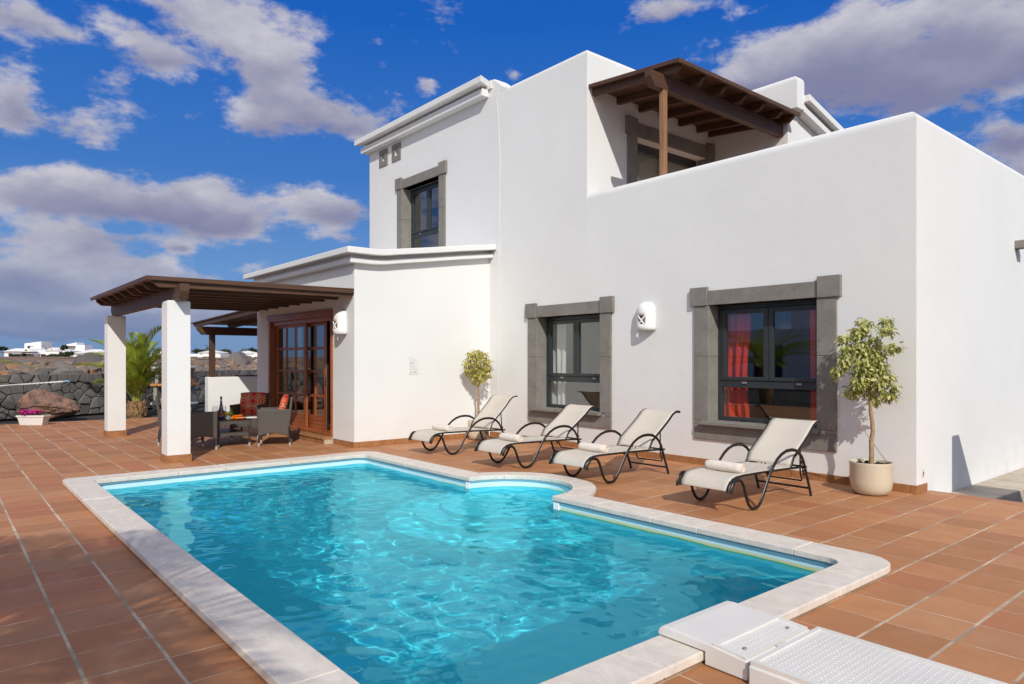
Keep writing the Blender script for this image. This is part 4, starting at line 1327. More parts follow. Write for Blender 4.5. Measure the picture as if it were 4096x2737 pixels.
MB().prism([(-14.86, 2.44), (-14.86, 2.34), (-14.76, 2.245), (-10.12, 2.245), (-10.05, 2.36), (-10.05, 2.46), (-10.22, 2.46), (-10.23, 2.44)], 'y', 2.545, 2.665).build('beam', M['wood0'], tp, bevel=0.006)
for xc in (-10.505, -14.79):
    mb = rounded([(xc - 0.15, 2.455), (xc + 0.15, 2.455), (xc + 0.15, 2.755), (xc - 0.15, 2.755)], 0.0, 2.25, 0.028, 4)
    pl = mb.build('pillar', M['stucco'], tp, smooth=40)
    h_ = 0.105
    for a in ((xc - 0.166, xc + 0.166, 2.439, 2.454), (xc - 0.166, xc + 0.166, 2.756, 2.771)):
        MB().box(*a, 0.0, h_).build('skirting_tile', M['skirt'], pl, bevel=0.003)
    for a in ((xc - 0.166, xc - 0.151, 2.4545, 2.7555), (xc + 0.151, xc + 0.166, 2.4545, 2.7555)):
        MB().box(*a, 0.0, h_).build('skirting_tile', M['skirt'], pl, bevel=0.003)
# porch beyond the bay
pp = thing('porch_pergola', 'brown timber porch roof beyond the bay on a low white wall', 'pergola', (-19.5, 6, 0.97))
pz = lambda x_: 2.44 + 0.0315 * (x_ + 20.2)
for yy in (5.42, 6.32, 7.22, 8.12, 9.0):
    MB().prism([(-14.93, pz(-14.93) - 0.03), (-20.1, pz(-20.1) - 0.03), (-20.1, pz(-20.1) - 0.06), (-19.98, pz(-20) - 0.13), (-14.93, pz(-14.93) - 0.13)], 'y', yy, yy + 0.08).build('rafter', M['wood0'], pp, bevel=0.004)
MB().prism([(-20.22, pz(-20.22) - 0.03), (-14.93, pz(-14.93) - 0.03), (-14.93, pz(-14.93)), (-20.22, pz(-20.22))], 'y', 5.38, 9.3).build('roof_skin', M['wood0'], pp, bevel=0.003)
MB().prism([(5.353, 2.318), (5.353, 2.25), (5.49, 2.10), (9.3, 2.10), (9.3, 2.318)], 'x', -19.60, -19.46).build('beam', M['wood1'], pp, bevel=0.005)
B('post', M['wood2'], pp, -19.60, -19.46, 5.68, 5.81, 0.965, 2.10, 0.006)
B('post', M['wood2'], pp, -19.60, -19.46, 9.1, 9.24, 0.965, 2.10, 0.006)
B('top_rail', M['wood1'], pp, -19.69, -19.62, 5.82, 9.1, 0.965, 1.0, 0.004)
pw_ = rounded([(-19.72, 5.617), (-19.45, 5.617), (-19.45, 9.5), (-19.72, 9.5)], 0.0, 0.965, 0.025, 3).build('low_wall', M['stucco'], None, smooth=40)
tag(pw_, 'low white wall under the porch roof beyond the bay', 'wall')

# ------------------------------------------------------------------ sun loungers
def lounger(xc, ang, rz, label, yc=6.3):
    root = thing('sun_lounger', label, 'sun lounger', (xc, yc, 0), 'sun loungers in a row along the house wall', rz)
    HX, HZ = 0.41, 0.327
    rail = [(-0.735, 0.205), (-0.728, 0.232), (-0.712, 0.262), (-0.685, 0.293), (-0.645, 0.318), (-0.59, 0.331), (-0.47, 0.336), (-0.21, 0.333), (0.06, 0.328), (0.34, 0.32), (0.70, 0.306)]
    sled = [(-0.735, 0.195), (-0.728, 0.23), (-0.712, 0.265), (-0.69, 0.295), (-0.66, 0.312), (-0.615, 0.315), (-0.575, 0.303), (-0.548, 0.28), (-0.527, 0.245), (-0.505, 0.19), (-0.478, 0.12), (-0.447, 0.068), (-0.41, 0.034), (-0.365, 0.016), (-0.32, 0.016), (-0.278, 0.030), (-0.24, 0.060), (-0.205, 0.106), (-0.165, 0.165), (-0.12, 0.235), (-0.07, 0.312), (0.0, 0.39), (0.07, 0.447), (0.15, 0.488), (0.24, 0.512), (0.34, 0.515), (0.42, 0.503), (0.49, 0.47), (0.545, 0.425), (0.585, 0.365), (0.615, 0.30), (0.65, 0.21), (0.70, 0.09), (0.735, 0.0)]
    ca, sa = math.cos(math.radians(ang)), math.sin(math.radians(ang))
    bk0 = [(0.0, 0.0), (0.10, 0.035), (0.22, 0.03), (0.36, 0.02), (0.50, 0.015), (0.62, 0.02), (0.68, 0.005), (0.72, -0.022), (0.75, -0.055)]
    bk = [(HX + ca * u - sa * w, HZ + 0.004 + sa * u + ca * w) for u, w in bk0]
    for sx in (-1, 1):
        MB().tube([(sx * 0.300, y, z) for y, z in sled], 0.0115, 8, ry=0.017, up=(0, 0, 1)).build('arm_leg', M['frame_black'], root, smooth=60, local=True)
        MB().tube([(sx * 0.262, y, z) for y, z in rail], 0.012, 8, ry=0.017).build('seat_rail', M['frame_black'], root, smooth=60, local=True)
        MB().tube([(sx * 0.255, y, z) for y, z in bk], 0.010, 8, ry=0.015).build('backrest_frame', M['frame_black'], root, smooth=60, local=True)
        MB().box(min(sx * 0.262, sx * 0.30), max(sx * 0.262, sx * 0.30), -0.075, -0.045, 0.302, 0.324).build('joint_bracket', M['frame_black'], root, bevel=0.003, local=True)
        MB().box(min(sx * 0.262, sx * 0.30), max(sx * 0.262, sx * 0.30), 0.60, 0.63, 0.296, 0.318).build('joint_bracket', M['frame_black'], root, bevel=0.003, local=True)
    for y, z, r_ in ((0.70, 0.085, 0.011), (0.69, 0.306, 0.010), (HX, 0.318, 0.010), (-0.20, 0.325, 0.009)):
        w = 0.30 if z < 0.2 else 0.262
        MB().tube([(-w, y, z), (w, y, z)], r_, 8).build('cross_bar', M['frame_black'], root, smooth=60, local=True)
    # folding prop behind the backrest with its notched rack
    p0 = (HX + ca * 0.36 - sa * -0.01, HZ + sa * 0.36 + ca * -0.01)
    U = [(-0.20, p0[0], p0[1]), (-0.20, 0.70, 0.235), (-0.20, 0.735, 0.16), (-0.19, 0.745, 0.145), (0.19, 0.745, 0.145), (0.20, 0.735, 0.16), (0.20, 0.70, 0.235), (0.20, p0[0], p0[1])]
    MB().tube(U, 0.0085, 7).build('back_prop', M['frame_black'], root, smooth=60, local=True)
    rk = MB()
    for sx in (-1, 1):
        for q in range(4):
            yy = 0.655 + q * 0.012; zz = 0.345 - q * 0.042
            rk.box(sx * 0.235 - 0.006, sx * 0.235 + 0.006, yy, yy + 0.035, zz - 0.008, zz + 0.008)
        rk.tube([(sx * 0.235, 0.66, 0.37), (sx * 0.235, 0.715, 0.19)], 0.006, 6)
    rk.build('notched_rack', M['frame_black'], root, local=True)
    def slingstrip(path, half, sag, name, n=10, lip=0.0):
        mb = MB(); m_ = len(path)
        for i, (y, z) in enumerate(path):
            t_ = i / (m_ - 1)
            k_ = sag * math.sin(PI * min(1, max(0, t_ * 0.96 + 0.04)))
            if i + 1 < m_: ty, tz_ = path[i + 1][0] - y, path[i + 1][1] - z
            l_ = math.hypot(ty, tz_) or 1
            ny, nz_ = tz_ / l_, -ty / l_
            for j in range(n + 1):
                s_ = -1 + 2 * j / n
                d_ = k_ * (1 - s_ * s_)
                mb.v.append((s_ * half, y + ny * d_, z + nz_ * d_ + 0.012))
        for i in range(m_ - 1):
            for j in range(n):
                a = i * (n + 1) + j
                mb.f.append((a, a + 1, a + n + 2, a + n + 1)); mb.mi.append(0)
        o = mb.build(name, M['sling'], root, smooth=180, local=True)
        sd_ = o.modifiers.new('thick', 'SOLIDIFY'); sd_.thickness = 0.004
        return o
    def dense(p, k):
        out = []
        for i in range(len(p) - 1):
            for q in range(k):
                f_ = q / k
                out.append((p[i][0] * (1 - f_) + p[i + 1][0] * f_, p[i][1] * (1 - f_) + p[i + 1][1] * f_))
        return out + [p[-1]]
    seat = [q for q in rail if q[0] < 0.4] + [(0.405, 0.318)]
    slingstrip(dense(seat, 3), 0.258, 0.014, 'seat_sling')
    slingstrip(dense(bk, 3), 0.250, 0.016, 'backrest_sling')
    return root
LX = [(-8.83, 46, 0.01, 'leftmost sun lounger with steeper backrest in front of the far potted fig tree'),
      (-7.14, 37.5, -0.012, 'sun lounger whose backrest stands before the smaller stone framed window'),
      (-5.68, 38.5, 0.006, 'sun lounger in front of the blank wall below the white half round lamp'),
      (-3.855, 38, -0.004, 'rightmost sun lounger in front of the large window with red curtains')]
for xc, an, rz_, lb in LX:
    lounger(xc, an, rz_, lb)
def towel(loc, rz, L_, label, seed):
    rr = random.Random(seed)
    root = thing('rolled_towel', label, 'towel', loc, 'rolled towels on the loungers', rz)
    mb = MB(); n = 30; R = 0.052
    nx = 26
    for i in range(nx + 1):
        x = -L_ / 2 + L_ * i / nx
        e = 1 - 0.16 * max(0, abs(i / nx - 0.5) * 2 - 0.86) / 0.14
        for j in range(n):
            a = 2 * PI * j / n
            r_ = R * e * (1 + 0.05 * noise.noise(Vector((x * 14 + seed, math.cos(a) * 1.4, math.sin(a) * 1.4))) + 0.025 * noise.noise(Vector((x * 40, math.cos(a) * 4 + seed, math.sin(a) * 4))))
            mb.v.append((x, r_ * 1.06 * math.cos(a), R * 0.94 + r_ * 0.94 * math.sin(a)))
    for i in range(nx):
        for j in range(n):
            mb.f.append((i * n + j, i * n + (j + 1) % n, (i + 1) * n + (j + 1) % n, (i + 1) * n + j)); mb.mi.append(0)
    mb.f.append(tuple(range(n))[::-1]); mb.f.append(tuple(nx * n + j for j in range(n))); mb.mi += [0, 0]
    mb.build('roll', M['towel'], root, smooth=50, local=True)
    for sx in (-1, 1):
        sp_ = [(sx * (L_ / 2 + 0.004), 0.044 * (1 - t_ / 40) * math.cos(t_ * 0.42), R * 0.94 + 0.041 * (1 - t_ / 40) * math.sin(t_ * 0.42)) for t_ in range(38)]
        MB().tube(sp_, 0.0045, 5).build('rolled_edge', M['towel'], root, smooth=80, local=True)
    lay = MB()
    lay.tube([(-L_ / 2 + 0.01, 0.047, 0.074), (0, 0.0495, 0.072), (L_ / 2 - 0.01, 0.047, 0.073)], 0.006, 6)
    lay.build('loose_edge', M['towel'], root, smooth=80, local=True)
towel((-8.86, 5.985, 0.333), 0.04, 0.39, 'rolled cream towel on the leftmost sun lounger', 1)
towel((-7.13, 5.925, 0.336), -0.03, 0.40, 'rolled cream towel on the lounger by the smaller window', 2)
towel((-5.69, 6.00, 0.333), 0.03, 0.40, 'rolled cream towel on the lounger below the wall lamp', 3)
towel((-3.85, 5.91, 0.336), -0.02, 0.39, 'rolled cream towel on the lounger by the window with red curtains', 4)

# ------------------------------------------------------------------ potted fig trees
def leafquad(mb, c, dirv, nrm, L_, W_):
    d_ = dirv.normalized(); s_ = d_.cross(nrm)
    if s_.length < 1e-4: s_ = d_.orthogonal()
    s_.normalize(); u_ = s_.cross(d_)
    a = c; b2 = c + d_ * L_ * 0.45 + s_ * W_ / 2 + u_ * W_ * 0.12; e = c + d_ * L_ - u_ * W_ * 0.25; f_ = c + d_ * L_ * 0.45 - s_ * W_ / 2 + u_ * W_ * 0.12; m_ = c + d_ * L_ * 0.5
    k = len(mb.v)
    mb.v += [tuple(a), tuple(b2), tuple(e), tuple(f_), tuple(m_)]
    mb.f += [(k, k + 1, k + 4), (k + 1, k + 2, k + 4), (k + 2, k + 3, k + 4), (k + 3, k, k + 4)]; mb.mi += [0] * 4
def fig(loc, label, trunk, tufts, nleaf, mleaf, seed, rim, hgt, extra=None, lsz=0.070):
    rr = random.Random(seed)
    root = thing('potted_fig_tree', label, 'potted tree', loc)
    prof = [(0.0, 0.0), (rim * 0.62, 0.0), (rim * 0.80, hgt * 0.06), (rim * 0.93, hgt * 0.2), (rim * 0.985, hgt * 0.42), (rim, hgt * 0.92), (rim * 1.015, hgt * 0.97), (rim * 1.0, hgt), (rim * 0.93, hgt * 0.99), (rim * 0.90, hgt * 0.9), (rim * 0.86, hgt * 0.5), (0.0, hgt * 0.5)]
    MB().lathe(prof, 40).build('pot', M['ceramic'], root, smooth=50, local=True)
    sl_ = MB(); sl_.lathe([(rim * 0.88, hgt * 0.88), (rim * 0.5, hgt * 0.91), (0.0, hgt * 0.92)], 20)
    for _ in range(26):
        a = rr.uniform(0, 6.28); q = rim * 0.8 * math.sqrt(rr.random())
        sl_.blob((q * math.cos(a), q * math.sin(a), hgt * 0.91), rr.uniform(0.012, 0.028), 1, 0.3, rr.random() * 9)
    sl_.build('soil', M['soil'], root, local=True)
    tk = MB(); n_ = len(trunk)
    tk.tube(trunk, 0.021, 9, taper=[1.25 - 0.6 * i / (n_ - 1) for i in range(n_)])
    topv = Vector(trunk[-1])
    for tf in tufts:
        c = Vector(tf[:3])
        base = Vector(trunk[rr.randint(n_ - 3, n_ - 1)])
        mid = (base + c) / 2 + Vector((rr.uniform(-.03, .03), rr.uniform(-.03, .03), rr.uniform(-0.02, 0.05)))
        tk.tube([base, mid, c], 0.0065, 5, taper=[1, 0.7, 0.35])
    tk.build('trunk', M['bark'], root, smooth=70, local=True)
    cr = MB()
    for tf in tufts:
        c = Vector(tf[:3]); R = tf[3]
        for _ in range(int(nleaf * (R / 0.11) ** 2)):
            v_ = Vector((rr.gauss(0, 1), rr.gauss(0, 1), rr.gauss(0, 1))).normalized() * R * rr.uniform(0.25, 1.05)
            p_ = c + v_
            out = v_.normalized()
            d_ = Vector((out.x * 0.8 + rr.gauss(0, .35), out.y * 0.8 + rr.gauss(0, .35), -0.55 + rr.gauss(0, .35)))
            leafquad(cr, p_, d_, Vector((out.x, out.y, 0.9)) + Vector((rr.gauss(0, .3), rr.gauss(0, .3), 0)), lsz * rr.uniform(0.7, 1.15), lsz * 0.46 * rr.uniform(0.8, 1.2))
    o = cr.build('crown', mleaf, root, recalc=False, local=True)
    tag(o, kind='stuff')
    if extra:
        MB().tube(extra, 0.0045, 5).build('support_cane', M['stick'], root, local=True)
    return root
R2 = Vector((RT[0], RT[1], 0)); F2 = Vector((FW[0], FW[1], 0))
def rel(a, b2, z):      # sideways, depth, height
    q = R2 * a + F2 * b2
    return (q.x, q.y, z)
rr = random.Random(5)
tuf = []
for a, z_, r_ in ((-0.30, 1.40, 0.09), (-0.36, 1.30, 0.08), (-0.22, 1.52, 0.10), (-0.26, 1.65, 0.08), (-0.10, 1.70, 0.11), (-0.02, 1.82, 0.09), (0.10, 1.74, 0.09), (0.17, 1.84, 0.065), (0.06, 1.60, 0.12), (-0.10, 1.52, 0.13), (0.14, 1.50, 0.11), (0.20, 1.56, 0.08), (0.02, 1.40, 0.14), (-0.16, 1.36, 0.12), (0.10, 1.33, 0.11), (-0.08, 1.25, 0.13), (-0.20, 1.20, 0.09), (0.06, 1.20, 0.12), (0.18, 1.24, 0.07), (-0.12, 1.11, 0.10), (0.02, 1.10, 0.10), (0.16, 1.06, 0.09), (-0.20, 1.07, 0.075), (0.19, 1.14, 0.06), (0.08, 1.02, 0.08)):
    tuf.append(rel(a * 0.92 + 0.0, rr.uniform(-0.13, 0.13), z_) + (r_ * 0.9,))
fig((-3.20, 7.64, 0), 'variegated fig tree in a cream pot near the house corner, right of the large window', [(0, 0, 0.30), rel(0.005, 0, 0.42), rel(0.0, 0, 0.56), rel(0.018, 0, 0.66), rel(0.012, 0, 0.76), rel(-0.008, 0, 0.88), rel(-0.006, 0, 0.97), rel(0.01, 0, 1.08), rel(-0.01, 0.02, 1.25), rel(-0.02, 0.02, 1.42)], tuf, 150, M['leaf_var'], 11, 0.212, 0.345, [rel(0.16, -0.02, 0.33), rel(-0.17, -0.02, 0.79)])
tuf = []
for a, z_, r_ in ((-0.02, 1.56, 0.09), (-0.12, 1.50, 0.10), (0.08, 1.50, 0.10), (-0.18, 1.38, 0.10), (-0.02, 1.40, 0.13), (0.14, 1.38, 0.10), (0.17, 1.28, 0.08), (-0.16, 1.26, 0.10), (0.0, 1.25, 0.13), (0.12, 1.20, 0.10), (-0.10, 1.14, 0.10), (0.04, 1.10, 0.10), (0.16, 1.13, 0.07), (-0.19, 1.18, 0.06), (-0.05, 1.04, 0.07)):
    tuf.append(rel(a, rr.uniform(-0.10, 0.10), z_) + (r_,))
fig((-9.885, 7.46, 0), 'yellow green fig tree in a pale pot standing in the corner behind the leftmost lounger', [(0, 0, 0.28), rel(0.004, 0, 0.45), rel(0.0, 0, 0.62), rel(0.006, 0, 0.8), rel(-0.004, 0, 0.92), rel(-0.012, 0.01, 1.05), rel(-0.01, 0.01, 1.2)], tuf, 115, M['leaf_yel'], 23, 0.19, 0.34, None, 0.066)

# ------------------------------------------------------------------ wicker chairs and table
def chair(loc, rz, label):
    root = thing('wicker_armchair', label, 'armchair', loc, 'dark wicker armchairs round the low table', rz)
    HW, HD = 0.265, 0.235          # half width, half depth; faces -y
    def panel(name, poly, ax, a, b2):
        return MB().prism(poly, ax, a, b2).build(name, M['wicker'], root, bevel=0.008, local=True)
    arch = lambda n_, y0, y1, z0, h_: [(y0 + (y1 - y0) * i / n_, z0 + h_ * math.sin(PI * i / n_)) for i in range(n_ + 1)]
    for sx in (-1, 1):
        xa, xb = (HW - 0.032, HW) if sx > 0 else (-HW, -HW + 0.032)
        panel('arm_panel', arch(8, -HD, HD, 0.16, 0.055) + [(HD + 0.02, 0.585), (-HD, 0.585)], 'x', xa, xb)
        MB().tube([(sx * (HW - 0.016), -HD - 0.004, 0.587), (sx * (HW - 0.016), HD + 0.02, 0.587)], 0.019, 8).build('arm_rest', M['wicker'], root, smooth=60, local=True)
    bk = [(-HW + 0.015, 0.30), (HW - 0.015, 0.30), (HW + 0.012, 0.80), (-HW - 0.012, 0.80)]
    o = MB()
    bt = lambda z_: HD + 0.13 * max(0, z_ - 0.36)
    vs = []
    for (x_, z_) in bk: vs += [(x_, bt(z_) - 0.02, z_)]
    for (x_, z_) in bk: vs += [(x_, bt(z_) + 0.02, z_)]
    o.add(vs, [(0, 1, 2, 3), (4, 7, 6, 5), (0, 4, 5, 1), (1, 5, 6, 2), (2, 6, 7, 3), (3, 7, 4, 0)])
    o.build('backrest', M['wicker'], root, bevel=0.01, local=True)
    panel('back_panel', [(-HW + 0.033, 0.17), (0, 0.215), (HW - 0.033, 0.17), (HW - 0.033, 0.299), (-HW + 0.033, 0.299)], 'y', HD - 0.02, HD + 0.015)
    panel('front_panel', [(-HW + 0.033, 0.17), (-0.1, 0.205), (0.1, 0.205), (HW - 0.033, 0.17), (HW - 0.033, 0.345), (-HW + 0.033, 0.345)], 'y', -HD + 0.002, -HD + 0.03)
    MB().box(-HW + 0.033, HW - 0.033, -HD + 0.031, HD - 0.021, 0.30, 0.342).build('seat', M['wicker'], root, bevel=0.006, local=True)
    for sx in (-1, 1):
        for y_, y2 in ((-HD + 0.018, -HD + 0.012), (HD - 0.008, HD + 0.03)):
            lg = MB().tube([(sx * (HW - 0.017), y_, 0.30), (sx * (HW - 0.015), y2, 0.052)], 0.0165, 8).build('leg', M['wicker_leg'], root, smooth=60, local=True)
            MB().lathe([(0.0, 0), (0.0185, 0), (0.0185, 0.052), (0.0, 0.053)], 10, (sx * (HW - 0.015), y2, 0)).build('foot_cap', M['cap'], lg, smooth=40, local=True)
    return root
def pillow(name, loc, rot, size, m_, label, cat, group=None):
    w, h_, t_ = size
    mb = MB(); n_ = 14
    for sgn in (1, -1):
        k0 = len(mb.v)
        for j in range(n_ + 1):
            for i in range(n_ + 1):
                u = -1 + 2 * i / n_; v = -1 + 2 * j / n_
                e = (1 - u ** 4) * (1 - v ** 4)
                pin = 1 - 0.06 * (u * u * v * v)
                mb.v.append((u * w / 2 * pin, sgn * t_ / 2 * max(e, 0) ** 0.55 + 0.0, v * h_ / 2 * pin))
        for j in range(n_):
            for i in range(n_):
                a = k0 + j * (n_ + 1) + i
                q = (a, a + 1, a + n_ + 2, a + n_ + 1)
                mb.f.append(q if sgn < 0 else q[::-1]); mb.mi.append(0)
    o = mb.build(name, m_, None, smooth=180, recalc=False)
    o.location = loc; o.rotation_euler = rot
    return tag(o, label, cat, group)
def on_chair(loc, rz, p, size, tilt, m_, label, cat):
    c_, s_ = math.cos(rz), math.sin(rz)
    q = (loc[0] + c_ * p[0] - s_ * p[1], loc[1] + s_ * p[0] + c_ * p[1], p[2])
    return pillow('cushion', q, (tilt, 0, rz), size, m_, label, cat)
c1 = ((-11.555, 4.40, 0), math.radians(-24), 'wicker armchair nearest the sliding doors, seen from its side')
c2 = ((-12.93, 4.46, 0), math.radians(49), 'wicker armchair behind the low table facing the pool with a red ringed cushion')
c3 = ((-11.70, 3.19, 0), math.radians(187), 'wicker armchair half hidden by the near white pillar')
c4 = ((-12.80, 3.17, 0), math.radians(168), 'wicker armchair left of the near pillar with a beige cushion')
for c_ in (c1, c2, c3, c4): chair(*c_)
on_chair(c1[0], c1[1], (0, 0.15, 0.63), (0.46, 0.44, 0.13), math.radians(-14), M['rings'], 'red ringed cushion leaning in the armchair by the sliding doors', 'cushion')
on_chair(c2[0], c2[1], (0, 0.165, 0.605), (0.49, 0.44, 0.12), math.radians(-12), M['rings'], 'red ringed cushion in the armchair behind the low table', 'cushion')
on_chair(c4[0], c4[1], (0, 0.16, 0.60), (0.43, 0.40, 0.13), math.radians(-14), M['cushion_beige'], 'plain beige cushion in the armchair left of the near pillar', 'cushion')
seats = (('white seat pad on the armchair by the sliding doors', c1), ('white seat pad on the armchair behind the low table', c2), ('white seat pad on the armchair half hidden by the near pillar', c3), ('white seat pad on the armchair left of the near pillar', c4))
for lb, c_ in seats:
    o = pillow('seat_pad', (c_[0][0], c_[0][1], 0.365), (PI / 2, 0, c_[1]), (0.46, 0.44, 0.055), M['cushion_white'], lb, 'cushion')
ct = thing('coffee_table', 'low dark wicker coffee table with glass top between the armchairs', 'table', (-12.09, 3.77, 0))
TW, TD = 0.47, 0.27
MB().box(-TW - 0.01, TW + 0.01, -TD - 0.01, TD + 0.01, 0.432, 0.44).build('glass_top', M['black_glass'], ct, bevel=0.002, local=True)
MB().box(-TW, TW, -TD, TD, 0.40, 0.431).build('table_frame', M['wicker'], ct, bevel=0.006, local=True)
for ax in ('x', 'y'):
    for s_ in (-1, 1):
        half = TD if ax == 'x' else TW
        pol = [(-half + 0.03, 0.33)] + [(-half + 0.06 + (2 * half - 0.12) * i / 8, 0.33 + 0.045 * math.sin(PI * i / 8)) for i in range(9)] + [(half - 0.03, 0.33), (half, 0.40), (-half, 0.40)]
        c_ = (TW if ax == 'x' else TD) * s_
        MB().prism(pol, ax, min(c_, c_ - s_ * 0.02), max(c_, c_ - s_ * 0.02)).build('apron', M['wicker'], ct, bevel=0.004, local=True)
        pol = [(-half + 0.03, 0.15)] + [(-half + 0.05 + (2 * half - 0.1) * i / 8, 0.15 + 0.035 * math.sin(PI * i / 8)) for i in range(9)] + [(half - 0.03, 0.15), (half - 0.03, 0.215), (-half + 0.03, 0.215)]
        c2_ = c_ - s_ * 0.022
        MB().prism(pol, ax, min(c2_, c2_ - s_ * 0.015), max(c2_, c2_ - s_ * 0.015)).build('shelf_apron', M['wicker'], ct, bevel=0.004, local=True)
MB().box(-TW + 0.04, TW - 0.04, -TD + 0.04, TD - 0.04, 0.20, 0.222).build('shelf', M['wicker'], ct, local=True)
for sx in (-1, 1):
    for sy in (-1, 1):
        lg = MB().tube([(sx * (TW - 0.025), sy * (TD - 0.025), 0.40), (sx * (TW - 0.02), sy * (TD - 0.02), 0.05)], 0.0165, 8).build('leg', M['wicker_leg'], ct, smooth=60, local=True)
        MB().lathe([(0.0, 0), (0.0185, 0), (0.0185, 0.052), (0.0, 0.053)], 10, (sx * (TW - 0.02), sy * (TD - 0.02), 0)).build('foot_cap', M['cap'], lg, smooth=40, local=True)
TZ = 0.4405
bt = thing('wine_bottle', 'tall blue glass wine bottle with an orange oval label', 'bottle', (-12.05, 3.69, TZ))
MB().lathe([(0, 0), (0.040, 0.0), (0.043, 0.008), (0.043, 0.10), (0.040, 0.135), (0.030, 0.19), (0.019, 0.25), (0.0155, 0.30), (0.0155, 0.35), (0.018, 0.352), (0.018, 0.368), (0.0, 0.369)], 24).build('glass_body', M['bottle'], bt, smooth=50, local=True)
MB().lathe([(0.0165, 0.30), (0.0165, 0.318)], 20).build('neck_band', M['trim'], bt, smooth=60, local=True)
lb_ = MB()
fwd = Vector((0.965, -0.26, 0)); a0 = math.atan2(fwd.y, fwd.x)
vv = [(0.0438 * math.cos(a0), 0.0438 * math.sin(a0), 0.072)]
for q in range(20):
    a = 2 * PI * q / 20
    vv.append((0.0438 * math.cos(a0 + 0.72 * math.cos(a)), 0.0438 * math.sin(a0 + 0.72 * math.cos(a)), 0.072 + 0.042 * math.sin(a)))
lb_.add(vv, [(0, 1 + q, 1 + (q + 1) % 20) for q in range(20)])
lbl = lb_.build('label', M['label'], bt, recalc=False, local=True)
em = MB()
em.tube([(0.0446 * math.cos(a0 + dx_), 0.0446 * math.sin(a0 + dx_), z_) for dx_, z_ in ((0.0, 0.055), (0.08, 0.07), (-0.05, 0.08), (0.05, 0.092))], 0.003, 5)
em.build('emblem', M['bottle'], bt, local=True)
def wineglass(loc, label):
    r_ = thing('wine_glass', label, 'wine glass', loc, 'empty wine glasses on the low table')
    MB().lathe([(0.0, 0.0), (0.036, 0.0), (0.034, 0.003), (0.006, 0.010), (0.004, 0.02), (0.004, 0.085), (0.008, 0.095), (0.030, 0.115), (0.043, 0.145), (0.045, 0.165), (0.041, 0.20), (0.036, 0.222), (0.0345, 0.222), (0.0395, 0.20), (0.0435, 0.165), (0.0415, 0.146), (0.029, 0.118), (0.0, 0.10)], 28).build('glass_bowl', M['glass_thin'], r_, smooth=60, local=True)
wineglass((-11.90, 3.55, TZ), 'empty wine glass left of the blue bottle')
wineglass((-11.82, 3.66, TZ), 'empty wine glass right of the blue bottle')
def napkin(loc, rz, label):
    r_ = thing('napkin', label, 'napkin', loc, 'orange napkins on the low table', rz)
    MB().tube([(-0.10, 0, 0.018), (-0.05, 0.004, 0.02), (0.0, -0.003, 0.019), (0.05, 0.003, 0.02), (0.10, 0, 0.018)], 0.019, 10, ry=0.016).build('rolled_cloth', M['napkin'], r_, smooth=60, local=True)
    MB().tube([(0.101, 0.013 * math.cos(q * .5) * (1 - q / 26), 0.018 + 0.012 * math.sin(q * .5) * (1 - q / 26)) for q in range(24)], 0.003, 5).build('rolled_end', M['napkin'], r_, smooth=60, local=True)
napkin((-11.76, 3.86, TZ), 1.15, 'orange rolled napkin lying flat at the table edge')
napkin((-11.80, 3.88, TZ + 0.030), 2.1, 'orange rolled napkin laid across the other one')
pa = thing('pineapple', 'pineapple lying on the low table behind the bottle', 'pineapple', (-12.22, 3.74, TZ), rz=math.radians(62))
pm = MB()
for i in range(9):
    for j in range(14):
        a = 2 * PI * (j + 0.5 * (i % 2)) / 14; x_ = -0.085 + 0.17 * i / 8
        R_ = 0.058 * math.sqrt(max(0.05, 1 - (x_ / 0.105) ** 2))
        pm.blob((x_, R_ * math.cos(a), 0.06 + R_ * math.sin(a)), 0.0145, 1, 0.1, i + j)
pm.tube([(-0.095, 0, 0.06), (-0.05, 0, 0.06), (0, 0, 0.06), (0.05, 0, 0.06), (0.095, 0, 0.06)], 0.056, 14, taper=[0.35, 0.9, 1, 0.9, 0.35])
pm.build('fruit_body', M['pine'], pa, smooth=60, local=True)
lv = MB(); rr = random.Random(2)
for _ in range(26):
    d_ = Vector((1, rr.gauss(0, .45), rr.gauss(0.15, .45)))
    leafquad(lv, Vector((0.09, 0, 0.06)), d_, Vector((rr.gauss(0, 1), rr.gauss(0, 1), 1)), rr.uniform(0.07, 0.13), 0.016)
lv.build('leaf_crown', M['palm'], pa, recalc=False, local=True)

